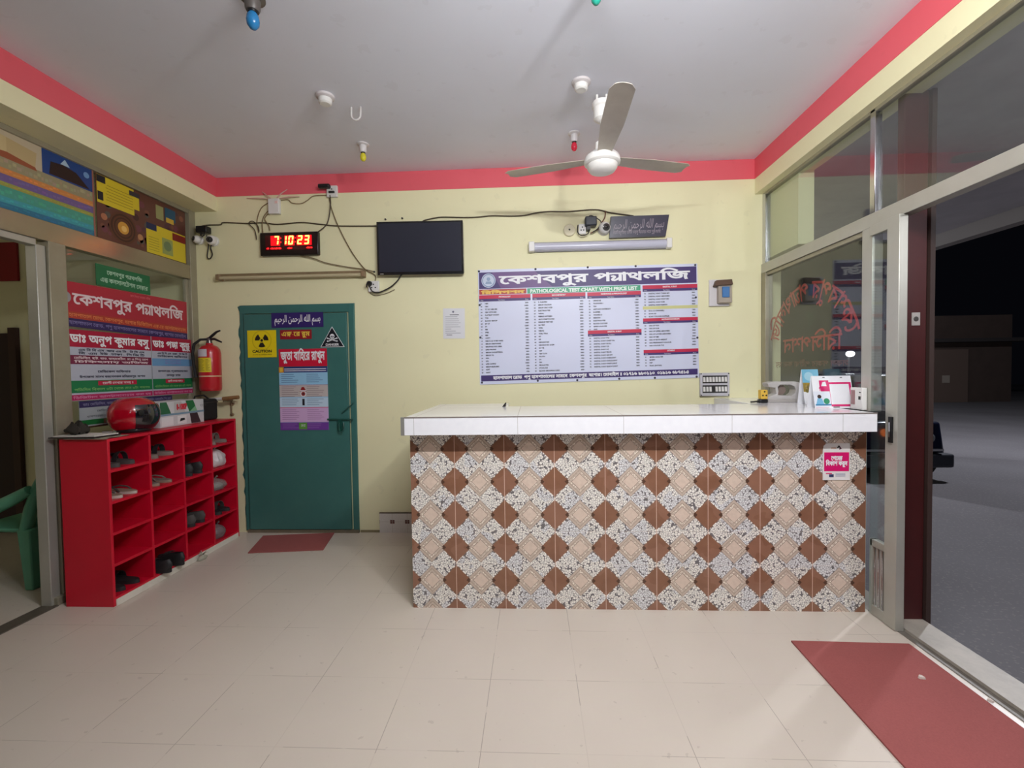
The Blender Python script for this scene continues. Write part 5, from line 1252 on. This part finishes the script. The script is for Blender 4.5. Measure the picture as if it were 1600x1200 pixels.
MB().lathe([(.03, 2.832), (.085, 2.825), (.108, 2.805), (.115, 2.78), (.115, 2.765), (.105, 2.755), (.098, 2.753), (.095, 2.735), (.08, 2.715), (.05, 2.703), (.0005, 2.70)], FN, FW_, 'z', 40).build('motor', fn)
for k, a in enumerate((-90, 25, 155)):
    ca, sa = math.cos(rad(a)), math.sin(rad(a)); b = MB(); n = 16; vs = []
    for i in range(n+1):
        t = i/n; rr_ = .10+t*.59; wd = .045+.021*min(t*2.2, 1); wd *= (1 if t < .95 else math.sqrt(max(.05, 1-((t-.95)/.05)**2*.6)))
        for j in range(7):
            q_ = (j/6*2-1); z = 2.798+.042*t-.004*q_+.008*(1-q_*q_)
            for_ = (rr_, q_*wd, z); vs.append(FN+Vector((ca*for_[0]-sa*for_[1], sa*for_[0]+ca*for_[1], z)))
    M_ = (n+1)*7; vs += [v+Vector((0, 0, -.003)) for v in vs]; fs = []
    for i in range(n):
        for j in range(6): q_ = (i*7+j, i*7+j+1, (i+1)*7+j+1, (i+1)*7+j); fs.append(q_); fs.append(tuple(M_+x for x in q_[::-1]))
    ed = [i*7 for i in range(n+1)]+[n*7+j for j in range(1, 7)]+[i*7+6 for i in range(n-1, -1, -1)]+[j for j in range(5, 0, -1)]
    for i in range(len(ed)): p, q_ = ed[i], ed[(i+1) % len(ed)]; fs.append((p, q_, M_+q_, M_+p))
    b.add(vs, fs, FB); b.build('blade', fn)
def bulb(label, x, y, c, big=1.0, bc=(214, 210, 210)):
    t = thing('colour_bulb', label, 'bulb', (x, y, 3.2), 0, 'coloured bulbs on the ceiling')
    MB().lathe([(.045*big, 3.2), (.045*big, 3.192), (.028*big, 3.185), (.026*big, 3.145), (.022*big, 3.135)], (x, y, 0), mat(bc, .4), 'z', 20).build('holder', t)
    MB().lathe([(.018*big, 3.14), (.016*big, 3.128)], (x, y, 0), BLACK_PL, 'z', 16).build('collar', t)
    k = 3.13; MB().lathe([(.012*big, k), (.02*big, k-.012*big), (.023*big, k-.03*big), (.021*big, k-.045*big), (.012*big, k-.058*big), (.001, k-.062*big)], (x, y, 0), mat(c, .25), 'z', 20).build('bulb_glass', t)
bulb('small yellow bulb in white holder on the ceiling left of the fan', -1.283, -.494, (214, 204, 50))
bulb('small red bulb in white holder on the ceiling just behind the fan', .331, -.534, (214, 40, 66))
bulb('blue bulb at the top left of the ceiling', -1.285, -1.86, (40, 120, 176), 1.25, (90, 84, 80))
bulb('green bulb cut by the top edge of the frame', .305, -1.88, (40, 150, 130), 1.0)
for lb_, x, y in (('white ceiling rose left, near the wire hook', -1.294, -1.102), ('white ceiling rose directly behind the fan canopy', .319, -1.131)):
    t = thing('ceiling_rose', lb_, 'ceiling rose', (x, y, 3.2), 0, 'ceiling roses')
    MB().lathe([(.058, 3.2), (.056, 3.188), (.044, 3.18)], (x, y, 0), mat((206, 200, 200), .5), 'z', 24).build('base', t); MB().lathe([(.042, 3.185), (.04, 3.155), (.03, 3.147)], (x, y, 0), WHITE_PL, 'z', 24).build('cap', t)
hk = MB().tube([(-1.178, -.97, 3.2), (-1.178, -.975, 3.15)]+[(-1.147-.031*math.cos(a), -.975, 3.145-.031*math.sin(a)) for a in lsp(0, math.pi, 9)]+[(-1.116, -.975, 3.15), (-1.116, -.97, 3.2)], .006, mat((210, 206, 204), .4), 8)
tag(hk.build('ceiling_hook'), 'white painted wire loop hook hanging from the ceiling', 'hook')

# ================================================================== FLOOR THINGS
tag(MB().hexa([(-2.308, -.482, 0), (-1.722, -.412, 0), (-1.80, -.03, 0), (-2.413, -.105, 0), (-2.308, -.482, .008), (-1.722, -.412, .008), (-1.80, -.03, .008), (-2.413, -.105, .008)], MAT).build('door_mat', bevel=.002), 'small red mat on the floor before the green door', 'mat', 'red mats')
tag(MB().hexa([(1.331, -1.58, 0), (1.914, -1.594, 0), (1.895, -3.0, 0), (1.285, -3.0, 0), (1.331, -1.58, .009), (1.914, -1.594, .009), (1.895, -3.0, .009), (1.285, -3.0, .009)], MAT).build('door_mat', bevel=.002), 'long red runner mat along the street doorway', 'mat', 'red mats')
def scrap(label, x, y, z, s_):
    b = MB(); r = random.Random(int(x*100)); pts = [(s_*(.6+r.random()*.5)*math.cos(a), s_*(.4+r.random()*.5)*math.sin(a)) for a in lsp(0, 2*math.pi, 9)[:-1]]
    b.prism(pts, lambda p: Vector((x+p[0], y+p[1], z)), lambda p: Vector((x+p[0]*.8, y+p[1]*.8, z+.006+.004*r.random())), mat((214, 200, 190), .8)); tag(b.build('paper_scrap'), label, 'scrap', 'paper scraps')
scrap('white paper scrap on the long red mat', 1.755, -1.86, .0093, .018)
scrap('white crumb on the threshold edge of the red mat', 1.92, -2.0, .0093, .014)

# chair in the side room ---------------------------------------------------
CG = mat((92, 164, 132), .4, 0, .2, 6)
CO = Vector((-3.64, -.87, 0)); ch = thing('plastic_chair', 'green moulded plastic armchair seen through the left doorway', 'chair', CO)
def cp_(*p): return CO+Vector(p)                      # faces -x, its back towards the glass partition
MB().hexa([cp_(*p) for p in ((-.22, -.21, .39), (.20, -.21, .38), (.20, .21, .38), (-.22, .21, .39), (-.24, -.23, .42), (.20, -.22, .41), (.20, .22, .41), (-.24, .23, .42))], CG).build('seat', ch, bevel=.012)
for x, y in ((-.19, -.20), (.19, -.20), (.19, .20), (-.19, .20)):
    e = .03 if x > 0 else -.02
    MB().hexa([cp_(*p) for p in ((x+e-.03, y*1.06-.03, 0), (x+e+.03, y*1.06-.03, 0), (x+e+.03, y*1.06+.03, 0), (x+e-.03, y*1.06+.03, 0), (x-.05, y-.035, .41), (x+.045, y-.035, .41), (x+.045, y+.035, .41), (x-.05, y+.035, .41))], CG).build('leg', ch, bevel=.008)
b = MB()
for y in (-.20, .20): b.tube([cp_(.17, y, .40), cp_(.21, y, .55), cp_(.26, y*.96, .70), cp_(.28, y*.85, .78)], [.036, .034, .03, .026], CG, 10)
b.tube([cp_(.28, -.18, .78), cp_(.30, 0, .82), cp_(.28, .18, .78)], .03, CG, 10)
for k in range(4):
    y = -.135+.09*k; b.hexa([cp_(*p) for p in ((.18, y-.022, .41), (.195, y-.022, .41), (.195, y+.022, .41), (.18, y+.022, .41), (.285, y-.022, .80), (.30, y-.022, .80), (.30, y+.022, .80), (.285, y+.022, .80))], CG)
b.build('backrest', ch)
for y in (-.225, .225):
    MB().tube([cp_(-.21, y, .40), cp_(-.20, y, .47), cp_(-.12, y, .53), cp_(0, y, .565), cp_(.12, y, .62), cp_(.23, y*.97, .68)], [.034, .036, .04, .042, .04, .032], CG, 10).build('armrest', ch)
sd = thing('door_3', 'dark doorway at the back of the side room', 'door', (-5.1, 0, 0)); sd['kind'] = 'structure'
MB().box((-5.55, -.03, .0), (-4.78, -.001, 1.85), mat((44, 20, 24), .6)).build('leaf', sd); MB().box((-4.80, -.04, 0), (-4.73, -.001, 1.9), mat((60, 34, 30), .6)).build('frame', sd)
tag(MB().box((-4.95, -.02, 2.33), (-4.70, -.001, 2.68), mat((150, 26, 36), .5)).build('side_sign', bevel=.002), 'plain dark red panel high in the side room', 'panel')

# ================================================================== OUTSIDE
structure('ground', MB().box((2.10, -14, -.40), (40, 34, -.25), ROAD))
structure('canopy', MB().box((2.12, -7, 2.92), (4.75, 1.6, 3.06), mat((170, 166, 172), .8, 0, .3, 3)).box((4.62, -7, 2.78), (4.75, 1.6, 2.92), mat((120, 114, 112), .8)))
co = thing('shutter_column', 'dark red brown steel column outside the street door', 'column', (2.10, -1.28, -.25))
BRN = mat((74, 26, 26), .4, .2, .4, 5, dark=(50, 20, 20))
MB().box((2.03, -1.385, -.25), (2.155, -1.335, 2.92), BRN).build('post', co, bevel=.004); MB().box((2.16, -1.40, -.25), (2.185, -1.34, 2.92), mat((60, 44, 40), .5)).box((2.15, -1.36, -.25), (2.16, -1.345, 2.92), BLACK_PL).build('guide_rail', co)
MB().box((2.075, -1.389, 1.655), (2.118, -1.3855, 1.725), mat((170, 164, 160), .4)).lathe([(.014, 0), (.010, .004)], (2.097, -1.389, 1.69), DG, 'y', 14).build('lock_plate', co)
# three wheeled van parked in the street
vn = thing('small_van', 'dark blue van with lit lamps parked in the street', 'van', (4.9, 3.4, -.25)); NB = mat((24, 30, 58), .3, .2, 0, 8, 0, .4)
VX0, VX1, VY0, VY1, VZ = 4.60, 6.02, 2.75, 5.4, -.25
MB().hexa([(VX0, VY0+.1, VZ+.22), (VX1, VY0+.1, VZ+.22), (VX1, VY1, VZ+.22), (VX0, VY1, VZ+.22), (VX0+.03, VY0+.18, VZ+.85), (VX1-.03, VY0+.18, VZ+.85), (VX1-.03, VY1, VZ+.85), (VX0+.03, VY1, VZ+.85)], NB).hexa([(VX0+.04, VY0+.35, VZ+.85), (VX1-.04, VY0+.35, VZ+.85), (VX1-.04, VY1-.1, VZ+.85), (VX0+.04, VY1-.1, VZ+.85), (VX0+.14, VY0+.75, VZ+1.55), (VX1-.14, VY0+.75, VZ+1.55), (VX1-.14, VY1-.1, VZ+1.55), (VX0+.14, VY1-.1, VZ+1.55)], mat((16, 18, 26), .2)).build('body', vn, bevel=.04)
MB().box((VX0-.02, VY0, VZ+.2), (VX1+.02, VY0+.14, VZ+.4), mat((40, 42, 54), .5)).build('bumper', vn, bevel=.03)
MB().box((VX0+.12, VY0+.02, VZ+.44), (VX1-.12, VY0+.13, VZ+.47), CHROME).build('chrome_strip', vn)
for x, y in ((VX0+.12, VY0+.45), (VX1-.12, VY0+.45), (VX0+.12, VY1-.5), (VX1-.12, VY1-.5)):
    wv = MB().lathe([(.10, -.08), (.25, -.08), (.28, -.05), (.28, .05), (.25, .08), (.10, .08)], (x, y, VZ+.28), BLACK_RB, 'x', 26).build('wheel', vn); MB().lathe([(.12, -.085), (.12, .085)], (x, y, VZ+.28), GREY_PL, 'x', 18).build('hub_cap', wv)
MB().ellipsoid((VX0+.62, VY0+.10, VZ+.70), (.05, .04, .06), mat((255, 120, 30), .3, 0, 0, 8, 6), 14, 8).build('indicator', vn)
MB().ellipsoid((VX0+.62, VY0+.10, VZ+.44), (.05, .04, .035), mat((250, 240, 235), .2, 0, 0, 8, 5), 16, 8).build('headlamp', vn); MB().ellipsoid((VX1-.25, VY0+.10, VZ+.62), (.07, .04, .07), mat((120, 120, 124), .2), 16, 8).build('headlamp', vn)
for lb_, x, z in (('left of two round street lamps glowing far behind the window', 13.6, 1.95), ('right of two round street lamps glowing far behind the door glass', 15.7, 2.05)):
    t = thing('street_lamp', lb_, 'street lamp', (x, 16, -.25), 0, 'street lamps'); MB().cyl((x, 16.1, -.25), (x, 16.1, z), .04, DG, 8).build('pole', t); MB().ellipsoid((x, 16, z), (.18, .1, .12), mat((240, 245, 255), .3, 0, 0, 8, 14), 14, 8).build('lamp_head', t)
# shop fronts across the street
sb_ = thing('far_shop', 'dim brown shuttered shop across the dark street', 'building', (22, 17, -.25))
MB().box((17.2, 17.0, -.25), (21.2, 20, 3.6), mat((74, 60, 54), .8, 0, .4, 2)).build('shop_wall', sb_)
MB().box((17.9, 16.93, -.25), (19.3, 17.0, 2.1), mat((100, 84, 76), .6)).build('shutter', sb_); MB().box((18.2, 16.9, .62), (18.5, 16.95, .95), mat((150, 140, 130), .5)).build('notice', sb_)
MB().box((16.9, 16.3, 2.4), (21.4, 17.0, 2.55), mat((50, 46, 46), .8)).build('awning', sb_)
scr = MB(); scr.prism([(0, 0), (.16, .02), (.2, .09), (.05, .12)], lambda p: Vector((6.6+p[0], 1.1+p[1], -.25)), lambda p: Vector((6.6+p[0], 1.1+p[1], -.235)), mat((190, 190, 190), .8)); tag(scr.build('street_litter'), 'pale scrap of litter lying on the road outside', 'litter')
# switch box face (stands beside the payment card)
for o in list(sw.children): bpy.data.objects.remove(o)
sw.location = (1.955, -1.06, KT)
b = MB().box((1.925, -1.235, KT), (1.953, -1.135, KT+.13), WHITE_PL); b.build('box_body', sw, bevel=.003)
MB().box((1.922, -1.175, KT+.03), (1.9255, -1.145, KT+.115), mat((150, 110, 110), .4)).build('rocker', sw)
MB().box((1.9235, -1.222, KT+.06), (1.9255, -1.205, KT+.08), BK).box((1.9235, -1.222, KT+.10), (1.9255, -1.21, KT+.106), BK).build('pin_holes', sw)

for o in bpy.data.objects:
    if '_o' in o: del o['_o']
